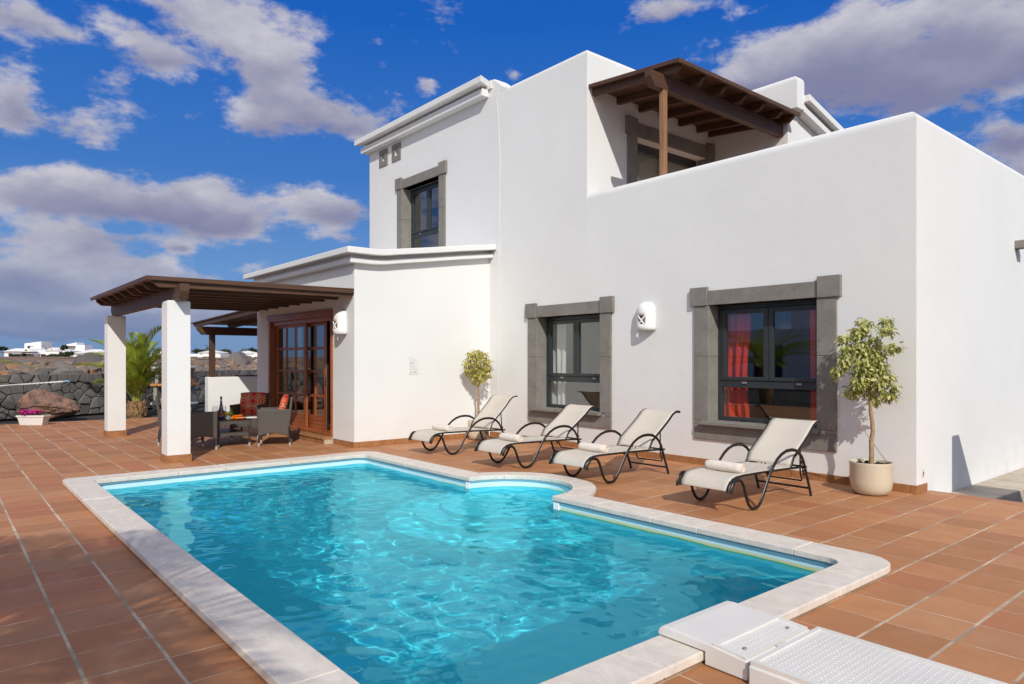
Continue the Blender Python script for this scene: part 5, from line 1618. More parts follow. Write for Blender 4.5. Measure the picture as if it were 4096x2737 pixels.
# ------------------------------------------------------------------ white plastic unit hung on the pool edge
fu = thing('pool_filter_unit', 'white plastic pool filter unit with dimpled lid hung over the coping', 'pool filter', (-1.9, 3.0, 0.0))
MB().prism([(-2.155, 0.102), (-2.165, 0.085), (-2.165, 0.0655), (-1.895, 0.0655), (-1.895, 0.005), (-1.675, 0.005), (-1.675, 0.085), (-1.68, 0.092), (-1.85, 0.105), (-2.10, 0.115), (-2.14, 0.112)], 'y', 2.745, 3.315).build('front_box', M['plastic'], fu, bevel=0.006)
def dimple_lid(name, x0, x1, y0, y1, z0, z1, parent, slope=0.0):
    rim = 0.022
    f_ = lambda x_: z1 + slope * (x_ - x0) / (x1 - x0)
    o = MB()
    for (a, b2, c_, d_) in ((x0, x1, y0, y0 + rim), (x0, x1, y1 - rim, y1), (x0, x0 + rim, y0 + rim, y1 - rim), (x1 - rim, x1, y0 + rim, y1 - rim)):
        o.add([(a, c_, z0), (b2, c_, z0), (b2, d_, z0), (a, d_, z0), (a, c_, f_(a)), (b2, c_, f_(b2)), (b2, d_, f_(b2)), (a, d_, f_(a))],
              [(0, 3, 2, 1), (4, 5, 6, 7), (0, 1, 5, 4), (1, 2, 6, 5), (2, 3, 7, 6), (3, 0, 4, 7)])
    a, b2, c_, d_ = x0 + rim, x1 - rim, y0 + rim, y1 - rim
    o.add([(a, c_, f_(a) - 0.008), (b2, c_, f_(b2) - 0.008), (b2, d_, f_(b2) - 0.008), (a, d_, f_(a) - 0.008)], [(0, 1, 2, 3)])
    lid = o.build(name, M['plastic'], parent, recalc=False)
    dm = MB(); st_ = 0.0285; r_ = 0.0056
    nx = int((b2 - a - 0.02) / st_); ny = int((d_ - c_ - 0.02) / st_)
    for i in range(nx + 1):
        for j in range(ny + 1):
            cx_ = a + 0.014 + i * (b2 - a - 0.028) / max(1, nx); cy_ = c_ + 0.014 + (j + 0.5 * (i % 2)) * (d_ - c_ - 0.028) / max(1, ny)
            if cy_ > d_ - 0.01: continue
            zb = f_(cx_) - 0.008
            k = len(dm.v)
            for q in range(6):
                dm.v.append((cx_ + r_ * math.cos(q * PI / 3), cy_ + r_ * math.sin(q * PI / 3), zb))
            for q in range(6):
                dm.v.append((cx_ + r_ * .6 * math.cos(q * PI / 3), cy_ + r_ * .6 * math.sin(q * PI / 3), zb + 0.0024))
            for q in range(6):
                dm.f.append((k + q, k + (q + 1) % 6, k + 6 + (q + 1) % 6, k + 6 + q)); dm.mi.append(0)
            dm.f.append(tuple(k + 6 + q for q in range(6))); dm.mi.append(0)
    tag(dm.build('grip_dimple', M['plastic'], lid, smooth=60, recalc=False), kind='stuff')
    return lid
dimple_lid('front_lid', -1.855, -1.688, 2.752, 3.308, 0.096, 0.114, fu, -0.012)
for yy in (2.84, 3.22):
    MB().lathe([(0, 0.104), (0.010, 0.104), (0.009, 0.107), (0, 0.107)], 12, (-1.745 + 1.9, yy - 3.0, 0)).build('screw', M['latch'], fu, local=True)
rb_ = MB().box(-1.652, -0.35, 2.715, 3.335, 0.004, 0.093).build('rear_box', M['plastic'], fu, bevel=0.008)
dimple_lid('rear_lid', -1.645, -0.36, 2.722, 3.328, 0.092, 0.114, fu, 0.0)
B('hinge_bridge', M['plastic'], fu, -1.676, -1.651, 2.99, 3.06, 0.06, 0.104, 0.003)

# ------------------------------------------------------------------ lava stone wall, stone by stone
def clip_half(poly, p, nrm):
    out = []
    for i in range(len(poly)):
        a, b2 = poly[i], poly[(i + 1) % len(poly)]
        da = (a[0] - p[0]) * nrm[0] + (a[1] - p[1]) * nrm[1]
        db = (b2[0] - p[0]) * nrm[0] + (b2[1] - p[1]) * nrm[1]
        if da <= 0: out.append(a)
        if (da < 0 < db) or (db < 0 < da):
            t_ = da / (da - db)
            out.append((a[0] + (b2[0] - a[0]) * t_, a[1] + (b2[1] - a[1]) * t_))
    return out
lw = thing('lava_stone_wall', 'low dry stone wall of dark lava blocks along the back of the garden', 'wall', (-20.8, 2.3, 0))
WH = 1.07
wl = WL[1:8]
cum = [0.0]
for a, b2 in zip(wl[:-1], wl[1:]):
    cum.append(cum[-1] + math.hypot(b2[0] - a[0], b2[1] - a[1]))
def on_wall(s_, z_, off):
    for i in range(len(wl) - 1):
        if s_ <= cum[i + 1] or i == len(wl) - 2:
            t_ = (s_ - cum[i]) / (cum[i + 1] - cum[i])
            a, b2 = wl[i], wl[i + 1]
            dx_, dy_ = (b2[0] - a[0]) / (cum[i + 1] - cum[i]), (b2[1] - a[1]) / (cum[i + 1] - cum[i])
            return (a[0] + (b2[0] - a[0]) * t_ + dy_ * off, a[1] + (b2[1] - a[1]) * t_ - dx_ * off, z_)
rr = random.Random(21)
core = MB()
for i in range(len(wl) - 1):
    q = [on_wall(cum[i] + 0.001, 0, -0.06), on_wall(cum[i + 1] - 0.001, 0, -0.06), on_wall(cum[i + 1] - 0.001, 0, -0.40), on_wall(cum[i] + 0.001, 0, -0.40)]
    core.prism([(p_[0], p_[1]) for p_ in q], 'z', -0.1, WH - 0.06)
M['joint'] = simple('dark_wall_core', (0.05, 0.046, 0.043), 0.95, 0.3, 8)
core.build('wall_core', M['joint'], lw)
seeds = []
rows_ = 5
for j in range(rows_):
    s_ = 1.2 + rr.uniform(0, 0.3)
    while s_ < cum[-1] - 0.2:
        w = rr.choice((0.15, 0.2, 0.24, 0.30, 0.36, 0.42))
        seeds.append((s_ + w / 2 + rr.uniform(-0.03, 0.03), (j + 0.5) * WH / rows_ + rr.uniform(-0.085, 0.085)))
        s_ += w
for k_, (sx, sz) in enumerate(seeds):
    poly = [(sx - 0.6, 0.0), (sx + 0.6, 0.0), (sx + 0.6, WH), (sx - 0.6, WH)]
    for (ox, oz) in seeds:
        if abs(ox - sx) < 1.0 and (ox, oz) != (sx, sz):
            mx_, mz_ = (sx + ox) / 2, (sz + oz) / 2
            poly = clip_half(poly, (mx_, mz_), (ox - sx, oz - sz))
            if len(poly) < 3: break
    if len(poly) < 3: continue
    cx_ = sum(p_[0] for p_ in poly) / len(poly); cz_ = sum(p_[1] for p_ in poly) / len(poly)
    sh_ = []
    for (px_, pz_) in poly:
        d_ = math.hypot(px_ - cx_, pz_ - cz_) or 1
        f_ = max(0.5, 1 - 0.0075 / d_)
        sh_.append((cx_ + (px_ - cx_) * f_ + rr.uniform(-.006, .006), cz_ + (pz_ - cz_) * f_ + rr.uniform(-.006, .006)))
    n_ = len(sh_); mb = MB()
    proud = rr.uniform(-0.02, 0.035)
    back = [on_wall(p_[0], p_[1], -0.1) for p_ in sh_]
    edge = [on_wall(p_[0], p_[1], proud - 0.015 + rr.uniform(-.008, .008)) for p_ in sh_]
    face = [on_wall(cx_ + (p_[0] - cx_) * 0.90, cz_ + (p_[1] - cz_) * 0.90, proud + 0.012 + rr.uniform(-.012, .012)) for p_ in sh_]
    mid = on_wall(cx_, cz_, proud + 0.02 + rr.uniform(-.01, .015))
    mb.add(back + edge + face + [mid], [(i, (i + 1) % n_, n_ + (i + 1) % n_, n_ + i) for i in range(n_)] + [(n_ + i, n_ + (i + 1) % n_, 2 * n_ + (i + 1) % n_, 2 * n_ + i) for i in range(n_)] + [(2 * n_ + i, 2 * n_ + (i + 1) % n_, 3 * n_) for i in range(n_)])
    mb.build('stone', M['lava'], lw, smooth=25)
cp_ = MB()
s_ = 1.2
while s_ < cum[-1] - 0.3:
    w = rr.uniform(0.16, 0.34)
    c_ = on_wall(s_ + w / 2, WH - 0.05, -0.2)
    cp_.blob(c_, (w * 0.5, w * 0.5, 0.05), 1, 0.3, rr.random() * 30)
    s_ += w * 0.8
tag(cp_.build('wall_top_rubble', M['lava'], lw, smooth=50), kind='stuff')

# ------------------------------------------------------------------ rubble field beyond the wall
variants = []
rock_kinds = ['grey', 'brown', 'grey', 'rust orange', 'brown', 'pale cream', 'grey', 'rust orange', 'brown']
for q in range(9):
    me = MB().blob((0, 0, 0), (1, rr.uniform(0.7, 1.0), rr.uniform(0.55, 0.8)), 2, 0.36, q + 3.3, freq=1.1).mesh('lava_rock', M['rub_' + rock_kinds[q]], smooth=28)
    variants.append(me)
spots = []
for _ in range(4200):
    i = rr.randint(1, len(WL) - 3)
    t_ = rr.random()
    x_ = WL[i][0] * (1 - t_) + WL[i + 1][0] * t_; y_ = WL[i][1] * (1 - t_) + WL[i + 1][1] * t_
    dv = Vector((x_, y_, 0)).normalized()
    dd = 0.35 + 46 * rr.random() ** 2.4
    p_ = Vector((x_, y_, 0)) + dv * dd
    dpt = cam_depth(p_.x, p_.y); lat = p_.x * RT[0] + p_.y * RT[1]
    if lat / dpt < -0.82 or lat / dpt > -0.33: continue
    r_ = rr.uniform(0.08, 0.23) * (1 + 0.5 * rr.random() * (dd > 2)) * (1.5 if rr.random() < 0.07 else 1)
    zf = 0.93 + 0.05 * min(1, dd / 2) + (0.26 * math.exp(-((dd - 3.5) / 2.2) ** 2) if lat / dpt > -0.62 else 0.14 * math.exp(-((dd - 4) / 2.5) ** 2))
    spots.append((r_ / dpt, r_, p_.x, p_.y, zf))
spots.sort(key=lambda q: -q[0])
bulk = MB()
for k_, (sc_, r_, x_, y_, zf) in enumerate(spots):
    if k_ < 200:
        o = bpy.data.objects.new('lava_rock', variants[k_ % 9]); C.objects.link(o)
        lr_ = (x_ * RT[0] + y_ * RT[1]) / cam_depth(x_, y_)
        where = 'on the rubble field left of the two pillars' if lr_ < -0.588 else ('on the rubble field seen between the two white pillars' if lr_ < -0.49 else 'in the rubble heap seen past the porch post')
        o.location = (x_, y_, zf + r_ * 0.15)
        o.rotation_euler = (rr.uniform(-.5, .5), rr.uniform(-.5, .5), rr.uniform(0, 6.28))
        o.scale = (r_ * rr.uniform(0.9, 1.4), r_ * rr.uniform(0.8, 1.2), r_ * rr.uniform(0.8, 1.2))
        tag(o, 'loose ' + rock_kinds[k_ % 9] + ' volcanic rock ' + where, 'rock', rock_kinds[k_ % 9] + ' rocks ' + where)
    else:
        bulk.blob((x_, y_, zf), (r_ * 1.2, r_, r_ * 0.8), 1, 0.35, k_ * 0.37)
tag(bulk.build('rubble', M['rubble_i'], None, smooth=30), kind='stuff')

# ------------------------------------------------------------------ boulder, planter, pole, barbecue
def local_blob_thing(name, label, cat, c, r, mat_, sub, amp, seed, freq, rz=0):
    o = MB().blob((0, 0, 0), r, sub, amp, seed, freq=freq).build(name, mat_, None, smooth=180)
    o.location = c; o.rotation_euler = (0, 0, rz)
    return tag(o, label, cat)
bm_ = bmesh.new()
bmesh.ops.create_icosphere(bm_, subdivisions=5, radius=1)
for v in bm_.verts:
    q = v.co.copy()
    k_ = 1 + 0.24 * noise.noise(q * 1.5 + Vector((3, 1, 7))) + 0.13 * noise.noise(q * 3.4) + 0.05 * noise.noise(q * 9)
    a_ = q.x                                     # along the view's sideways axis
    top_ = 0.36 + 0.16 * (-a_)
    z_ = q.z * top_ * k_
    w_ = 0.34 * k_
    v.co = Vector((0.69 * a_ * k_ + 0.10 * q.z, w_ * q.y, z_ + 0.27 - 0.10 * a_ * (q.z > 0)))
    cut_ = noise.noise(v.co * 4.2 + Vector((5, 5, 5)))
    if cut_ > 0.18: v.co *= 1 - (cut_ - 0.18) * 0.45
    v.co.z = max(v.co.z, -0.08)
mb = MB(); bm_.verts.index_update()
mb.add([v.co[:] for v in bm_.verts], [[v.index for v in f.verts] for f in bm_.faces]); bm_.free()
bo_ = mb.build('boulder', M['boulder'], None, smooth=180)
bo_.location = (-19.98, 2.12, 0.0); bo_.rotation_euler = (0, 0, math.atan2(RT[1], RT[0]))
tag(bo_, 'big reddish brown boulder lying in front of the lava wall', 'boulder')
fl_ = thing('flower_planter', 'white plastic trough of magenta petunias at the edge of the paving', 'planter', (-18.37, 1.66, 0), rz=math.atan2(RT[1], RT[0]))
p_ = MB()
def trough(z0, z1, w0, w1, d0, d1):
    p_.add([(-w0, -d0, z0), (w0, -d0, z0), (w0, d0, z0), (-w0, d0, z0), (-w1, -d1, z1), (w1, -d1, z1), (w1, d1, z1), (-w1, d1, z1)], [(0, 3, 2, 1), (0, 1, 5, 4), (1, 2, 6, 5), (2, 3, 7, 6), (3, 0, 4, 7), (4, 5, 6, 7)])
trough(0, 0.175, 0.245, 0.285, 0.085, 0.11)
trough(0.176, 0.215, 0.305, 0.305, 0.125, 0.125)
p_.build('trough', M['plastic'], fl_, bevel=0.006, local=True)
gl_ = MB(); pt_ = MB()
rr = random.Random(9)
for _ in range(240):
    c_ = Vector((rr.uniform(-0.28, 0.28), rr.uniform(-0.12, 0.10), 0.21 + rr.random() * 0.07))
    leafquad(gl_, c_, Vector((rr.gauss(0, 1), rr.gauss(0, 1), rr.gauss(0.3, .4))), Vector((0, 0, 1)), 0.05, 0.026)
for _ in range(75):
    u = rr.uniform(-1, 0.55)
    c_ = Vector((u * 0.29, rr.uniform(-0.15, 0.10), 0.235 + rr.random() * 0.09 - (0.05 if u < -0.2 and rr.random() < .3 else 0)))
    nrm = Vector((rr.gauss(0.2, .5), rr.gauss(-0.6, .5), rr.gauss(0.6, .4))).normalized()
    s1 = nrm.orthogonal().normalized(); s2 = nrm.cross(s1)
    k = len(pt_.v); pt_.v.append(tuple(c_ - nrm * 0.012))
    for q in range(7):
        a = 2 * PI * q / 7; pt_.v.append(tuple(c_ + (s1 * math.cos(a) + s2 * math.sin(a)) * 0.032 * rr.uniform(.8, 1.15)))
    pt_.f += [(k, k + 1 + q, k + 1 + (q + 1) % 7) for q in range(7)]; pt_.mi += [0] * 7
tag(gl_.build('foliage', M['green'], fl_, recalc=False, local=True), kind='stuff')
tag(pt_.build('petals', M['petal'], fl_, recalc=False, local=True), kind='stuff')
po = thing('pool_pole', 'long white telescopic pool pole with a pale blue tip before the lava wall', 'pole', (-18.5, 2.2, 0.93))
MB().tube([(-19.95, 0.45, 0.775), (-18.46, 2.22, 0.937)], 0.017, 8).build('tube', M['pole'], po, smooth=60)
MB().tube([(-18.46, 2.22, 0.937), (-18.37, 2.33, 0.947)], 0.021, 8).build('tip', M['pole_blue'], po, smooth=60)
rk_ = thing('pole_rest', 'dark wooden stake holding the pool pole', 'stake', (-19.75, 0.70, 0))
MB().tube([(-19.74, 0.70, -0.1), (-19.74, 0.70, 0.778)], 0.03, 8).build('stake', M['wood2'], rk_)
bq = thing('garden_barbecue', 'brick and concrete garden barbecue half hidden by the near pillar', 'barbecue', (-22.0, 5.42, 0), rz=math.atan2(RT[1], RT[0]))
def bx(name, m_, *a, bevel=0.006): return MB().box(*a).build(name, m_, bq, bevel=bevel, local=True)
bx('side_block', M['grey_block'], -0.50, -0.40, -0.25, 0.25, 0.0, 0.66); bx('side_block', M['grey_block'], 0.40, 0.50, -0.25, 0.25, 0.0, 0.66)
bx('base_slab', M['white_slab'], -0.56, 0.56, -0.3, 0.28, 0.12, 0.18)
bx('back_block', M['grey_block'], -0.399, 0.399, 0.15, 0.25, 0.18, 0.66)
for q in range(6):
    bx('brick', M['brick'], -0.565 + q * 0.19, -0.565 + q * 0.19 + 0.182, -0.32, 0.28, 0.665, 0.735)
for sx in (-1, 1):
    if sx > 0:
        for q in range(5):
            bx('brick', M['brick'], 0.36, 0.46, -0.22, 0.24, 0.74 + q * 0.078, 0.74 + q * 0.078 + 0.070)
    else:
        bx('side_block', M['grey_block'], -0.47, -0.37, -0.22, 0.24, 0.74, 1.15)
bx('hood_back', M['brick'], -0.368, 0.358, 0.14, 0.24, 0.74, 1.13)
bx('hood', M['grey_block'], -0.49, 0.49, -0.24, 0.25, 1.131, 1.175)
bx('top_slab', M['white_slab'], -0.56, 0.56, -0.3, 0.28, 1.18, 1.24)

# ------------------------------------------------------------------ palms
def frond(base, ctrl, tip, nl, ll, width, m_, parent, seed, rib=True, droop=0.25):
    rr = random.Random(seed)
    mb = MB()
    P0, P1, P2 = Vector(base), Vector(ctrl), Vector(tip)
    pt = lambda t_: P0 * (1 - t_) ** 2 + P1 * 2 * t_ * (1 - t_) + P2 * t_ * t_
    path = [pt(i / 14) for i in range(15)]
    mb.tube(path, width * 0.55, 5, taper=[1 - 0.85 * i / 14 for i in range(15)], mi=1)
    for i in range(nl):
        t_ = 0.16 + 0.84 * (i + 0.5) / nl
        c = pt(t_); tg = (pt(min(1, t_ + 0.02)) - pt(t_ - 0.02)).normalized()
        side = tg.cross(Vector((0, 0, 1)))
        if side.length < 0.15: side = tg.cross(Vector((RT[0], RT[1], 0.2)))
        side.normalize()
        upv = side.cross(tg)
        L_ = ll * (math.sin(PI * min(1, 0.16 + t_ * 0.80)) ** 0.6) * rr.uniform(0.88, 1.08)
        for s_ in (-1, 1):
            d_ = (side * s_ * 0.80 + tg * (0.62 + 0.4 * t_) + upv * 0.34 + Vector((rr.gauss(0, .06), rr.gauss(0, .06), rr.gauss(0, .06)))).normalized()
            wv = tg.cross(d_).cross(d_).normalized() * (ll * 0.020)
            m1 = c + d_ * L_ * 0.55; e = c + d_ * L_ + Vector((0, 0, -droop * L_ * 0.35))
            k = len(mb.v)
            mb.v += [tuple(c + wv * 0.6), tuple(c - wv * 0.6), tuple(m1 - wv), tuple(e), tuple(m1 + wv)]
            mb.f += [(k, k + 1, k + 2, k + 4), (k + 4, k + 2, k + 3)]; mb.mi += [0, 0]
    return mb.build('frond', [m_, M['rachis']], parent, recalc=False)
def palm(name, label, loc, z0, tips, nl, ll, m_, seed, trunk_r, trunk_mesh=True, width=0.03, lift=0.55):
    root = thing(name, label, 'palm', loc)
    L = Vector(loc)
    if trunk_mesh:
        tk = MB()
        tk.lathe([(0, -0.05), (trunk_r * 0.9, -0.05), (trunk_r * 1.12, z0 * 0.35), (trunk_r * 1.0, z0 * 0.75), (trunk_r * 0.7, z0 * 1.05), (0, z0 * 1.1)], 18, (loc[0], loc[1], loc[2]))
        rr = random.Random(seed)
        for _ in range(int(60 + 80 * z0)):
            a = rr.uniform(0, 6.28); zz = rr.uniform(0.0, z0)
            r_ = trunk_r * (1.02 if zz < z0 * .8 else .8)
            b0 = Vector((loc[0] + r_ * math.cos(a), loc[1] + r_ * math.sin(a), loc[2] + zz))
            tk.tube([b0, b0 + Vector((math.cos(a) * 0.035, math.sin(a) * 0.035, 0.055))], 0.028, 4, taper=[1, 0.5])
        tk.build('trunk', M['palm_base'], root, smooth=50)
    for i, tp_ in enumerate(tips):
        T = Vector(tp_)
        b0 = Vector((L.x, L.y, L.z + z0))
        hd = T - b0
        ctrl = b0 + Vector((hd.x * 0.28, hd.y * 0.28, max(hd.z, 0.25) * 1.0 * lift + hd.length * 0.30))
        frond(b0 + Vector((hd.x, hd.y, 0)).normalized() * trunk_r * 0.35, ctrl, T, nl, ll, width, m_, root, seed * 100 + i)
    return root
def sv(base, a, d_, z_):
    q = R2 * a + F2 * d_
    return (base[0] + q.x, base[1] + q.y, z_)
pb = (-19.54, 3.92, 0.0)
tips = [sv(pb, a, d_, z_) for a, d_, z_ in ((0.58, 0.1, 2.22), (-0.12, -0.1, 2.03), (0.02, 0.1, 2.05), (-0.28, -0.2, 1.95), (-1.12, 0.0, 1.90), (-1.5, -0.1, 1.28), (-1.32, 0.2, 1.58), (0.62, 0.3, 1.72), (0.50, -0.3, 1.35), (0.45, 0.2, 1.05), (0.30, -0.5, 1.30), (-0.2, -0.6, 1.55), (-0.55, -0.5, 1.25), (0.2, 0.6, 1.85), (-0.4, 0.6, 1.7), (0.85, 0.3, 1.25), (-0.75, -0.5, 0.85), (0.1, -0.7, 0.95), (0.35, -0.25, 0.82), (0.3, -0.1, 2.0), (-0.5, 0.1, 1.9), (0.15, -0.35, 1.75), (-0.3, -0.4, 1.2), (0.7, 0.0, 1.5))]
palm('young_palm', 'young green date palm with a stubby trunk between the two white pillars', pb, 0.36, tips, 64, 0.44, M['palm'], 4, 0.20)
pb2 = (-19.5, -0.55, 0.0)
tips = [(-18.08, 1.74, 1.24), (-18.3, 1.1, 1.0), (-18.6, 0.6, 1.7), (-19.6, 0.6, 1.9), (-20.0, -1.3, 1.6), (-18.2, -0.4, 1.5), (-18.4, -1.4, 1.2), (-19.2, -2.0, 1.4), (-20.3, -0.2, 1.7), (-19.5, -0.5, 2.1)]
palm('young_palm', 'palm frond reaching in at the left edge before the lava wall', pb2, 0.45, tips, 40, 0.40, M['palm'], 6, 0.2)
pb3 = (-21.0, 5.1, 0.0)
tips = [sv(pb3, a, d_, z_) for a, d_, z_ in ((-0.52, 0, 1.55), (-0.62, 0.1, 1.25), (-0.45, -0.1, 1.70), (-0.2, 0.1, 1.9), (-0.6, -0.2, 0.95), (0.2, 0, 1.75), (0.3, 0.2, 1.3), (0, 0.4, 1.8), (-0.3, 0.4, 1.5), (-0.5, 0.3, 1.1))]
palm('dark_palm', 'dark green spiky palm mostly hidden behind the near white pillar', pb3, 0.40, tips, 34, 0.34, M['palm_dark'], 8, 0.16)
# tall palm behind the viewpoint: it shades the near left corner of the paving
pb4 = (-0.55, -2.25, 0.0)
tips = []
rr = random.Random(14)
for i in range(30):
    a = 2 * PI * i / 30 * 2.0 + rr.uniform(-.12, .12)
    r_ = rr.uniform(1.5, 2.15); z_ = rr.uniform(2.75, 4.3)
    tips.append((pb4[0] + r_ * math.cos(a), pb4[1] + r_ * math.sin(a), z_))
palm('garden_palm', 'tall date palm standing in the garden behind the viewpoint', pb4, 3.1, tips, 50, 0.55, M['palm'], 15, 0.20)
for k_, (x_, y_) in enumerate(((-12.5, -5.2), (-8.3, -8.4))):
    tips = []
    for i in range(20):
        a = 2 * PI * i / 20 * 2.0 + rr.uniform(-.15, .15); r_ = rr.uniform(1.1, 1.7)
        tips.append((x_ + r_ * math.cos(a), y_ + r_ * math.sin(a), rr.uniform(1.0, 2.6)))
    palm('garden_palm', ('garden palm across the paving, seen only as a reflection in the large window', 'garden palm farther back across the paving, out of the picture')[k_], (x_, y_, 0), 1.0, tips, 36, 0.5, M['palm'], 31 + k_, 0.2)

# ------------------------------------------------------------------ far villas, trees and field wall
def P3(u, v, d_):
    """a bearing (u right of forward, v above eye level, both as slopes) at depth d_"""
    q = F2 * d_ + R2 * (u * d_)
    return Vector((q.x, q.y, 1.42 + v * d_))
K = 1 / 2767.0
def bear(px_, py_): return ((px_ - 2048) * K, (1441 - py_) * K)
RZ = math.atan2(RT[1], RT[0])
def far_house(label, d_, parts, ytop=None):
    """parts in metres in the house's own frame: x along the front, y depth, z up"""
    u0, v0 = parts['at']
    base = P3(*bear(u0, v0), d_)
    root = thing('far_villa', label, 'house', tuple(base), 'white villas on the far side of the field', RZ)
    s = d_ * K
    for kind, *a in parts['list']:
        if kind == 'wall':
            x0, x1, y0, y1, z0, z1 = a
            MB().box(x0 * s, x1 * s, y0, y1, z0 * s - (3.0 if z0 == 0 else 0), z1 * s).build('wall', M['stucco_smooth'], root, local=True)
        elif kind == 'hip':
            x0, x1, y0, y1, z0, z1, ridge = a
            xm0, xm1 = (x0 + x1) / 2 - ridge, (x0 + x1) / 2 + ridge; ym = (y0 + y1) / 2
            MB().add([(x0 * s, y0, z0 * s), (x1 * s, y0, z0 * s), (x1 * s, y1, z0 * s), (x0 * s, y1, z0 * s), (xm0 * s, ym, z1 * s), (xm1 * s, ym, z1 * s)],
                     [(0, 1, 5, 4), (1, 2, 5), (2, 3, 4, 5), (3, 0, 4), (0, 3, 2, 1)]).build('roof', M['roof_white'], root, local=True)
        elif kind == 'gable':
            x0, x1, y0, y1, z0, z1 = a
            xm = (x0 + x1) / 2
            MB().add([(x0 * s, y0, z0 * s), (x1 * s, y0, z0 * s), (xm * s, y0, z1 * s), (x0 * s, y1, z0 * s), (x1 * s, y1, z0 * s), (xm * s, y1, z1 * s)],
                     [(0, 1, 2), (3, 5, 4), (1, 4, 5, 2), (0, 2, 5, 3)]).build('roof', M['roof_white'], root, local=True)
        elif kind == 'shed':
            x0, x1, y0, y1, z0, z1, z2 = a
            MB().prism([(x0 * s, z0 * s), (x1 * s, z0 * s), (x1 * s, z2 * s), (x0 * s, z1 * s)], 'y', y0, y1).build('wall', M['stucco_smooth'], root, local=True)
        elif kind == 'open':
            x0, x1, z0, z1, y0 = a
            f_ = MB().box(x0 * s, x1 * s, y0 - 0.12, y0 + 0.3, z0 * s, z1 * s).build('window', M['dark_open'], root, local=True)
        elif kind == 'beam':
            x0, x1, z0, z1, y0, y1 = a
            MB().box(x0 * s, x1 * s, y0, y1, z0 * s, z1 * s).build('pergola_roof', M['wood0'], root, local=True)
        elif kind == 'post':
            x0, z1, y0 = a
            MB().box((x0 - 0.6) * s, (x0 + 0.6) * s, y0, y0 + 0.15, 0, z1 * s).build('post', M['wood2'], root, local=True)
    return root
D_ = 265
far_house('far white villa at the left edge with an upper storey and a long dark pergola', D_, {'at': (17, 1430), 'list': [
    ('wall', 0, 116, 0, 9, 0, 24), ('hip', -4, 70, -0.4, 9.4, 24, 37, 22), ('gable', 68, 117, -0.5, 9.4, 23, 37), ('shed', 11, 80, 9.5, 16, 24, 58, 66), ('wall', 50, 94, 7.5, 9.45, 24, 45), ('open', 24, 50, 39, 48, 9.5),
    ('open', 88, 95, 26, 31, -0.5), ('open', 72, 88, 3, 16, 0), ('open', 18, 30, 2, 16, 0), ('beam', 30, 146, 16.5, 19, -6, -0.6), ('post', 114, 17, -5.8), ('post', 144, 17, -5.8), ('wall', 134, 160, 4, 12, 0, 27)]})
far_house('low far white house with a pale glazed pyramid roof', D_ + 14, {'at': (118, 1429), 'list': [('wall', 0, 62, 0, 8, 0, 26), ('hip', -2, 62, -0.3, 8.3, 26, 38, 2)]})
far_house('far white villa with a small gable and a raised rear block beside a tree', D_, {'at': (152, 1432), 'list': [
    ('wall', 0, 126, 0, 8, 0, 29), ('gable', 30, 88, -0.4, 8.4, 29, 42), ('shed', 54, 96, 9, 14, 28, 56, 64), ('wall', 96, 129, 9, 14, 28, 53), ('beam', 58, 92, 45, 49, 7.5, 9), ('open', 12, 30, 0, 15, 0), ('open', 46, 68, 0, 15, 0), ('open', 56, 60, 38, 40, -0.4), ('open', 56, 60, 32, 34, -0.4)]})
far_house('far white gabled house just left of the dark bushes', D_ + 10, {'at': (282, 1432), 'list': [('wall', 0, 70, 0, 8, 0, 26), ('gable', 0, 56, -0.4, 8.4, 26, 39), ('open', 26, 30, 31, 33, -0.4), ('open', 26, 30, 26, 28, -0.4)]})
far_house('wide low far white house with a hipped roof behind the palm frond', D_ - 8, {'at': (293, 1437), 'list': [('wall', 0, 148, 0, 9, 0, 25), ('hip', -4, 134, -0.4, 9.4, 25, 40, 14), ('open', 18, 38, 0, 17, 0), ('beam', 36, 150, 16, 19, -5, -0.5), ('open', 52, 70, 2, 15, 0), ('wall', 64, 120, 10, 16, 25, 58), ('open', 74, 118, 36, 44, 10)]})
far_house('far white house seen between the palm and the near pillar', D_, {'at': (600, 1436), 'list': [('wall', 0, 60, 0, 8, 0, 22), ('hip', -4, 64, -0.4, 8.4, 22, 34, 4), ('open', 8, 24, 0, 14, 0)]})
far_house('far white house with a hipped roof and small square vents right of the near pillar', D_ - 20, {'at': (735, 1441), 'list': [('wall', 0, 147, 0, 9, 0, 25), ('wall', 58, 140, -0.02, 9.02, 25, 30), ('hip', 54, 144, -0.4, 9.4, 30, 40, 6), ('open', 27, 55, 0, 14, 0), ('open', 76, 103, 0, 14, 0), ('open', 66, 69, 23, 26, 0), ('open', 72, 75, 23, 26, 0), ('open', 100, 103, 23, 26, 0)]})
far_house('far white house with a hipped roof framed by the porch post and the bay', D_ - 20, {'at': (933, 1438), 'list': [('wall', 0, 120, 0, 9, 0, 23), ('hip', -3, 82, -0.4, 9.4, 23, 35, 4), ('wall', -22, -1, 4, 10, 0, 22), ('hip', -24, 4, 3, 10, 23, 32, 4), ('open', 36, 62, 0, 10, 0), ('open', 82, 100, 0, 10, 0)]})
fw_ = MB()
a0_ = P3(*bear(-300, 1450), 200); 
q0 = [P3(*bear(u_, 1447), 200) for u_ in (-500, 0, 310, 700, 1100)]
for i in range(len(q0) - 1):
    a, b2 = q0[i], q0[i + 1]
    n0 = F2 * 0.5
    fw_.prism([(a.x, a.y), (b2.x, b2.y), (b2.x + n0.x, b2.y + n0.y), (a.x + n0.x, a.y + n0.y)], 'z', -0.5, 2.1 if i < 2 else 1.75)
tag(fw_.build('field_wall', M['farwall'], None), 'long dark stone wall across the field below the far villas', 'wall')
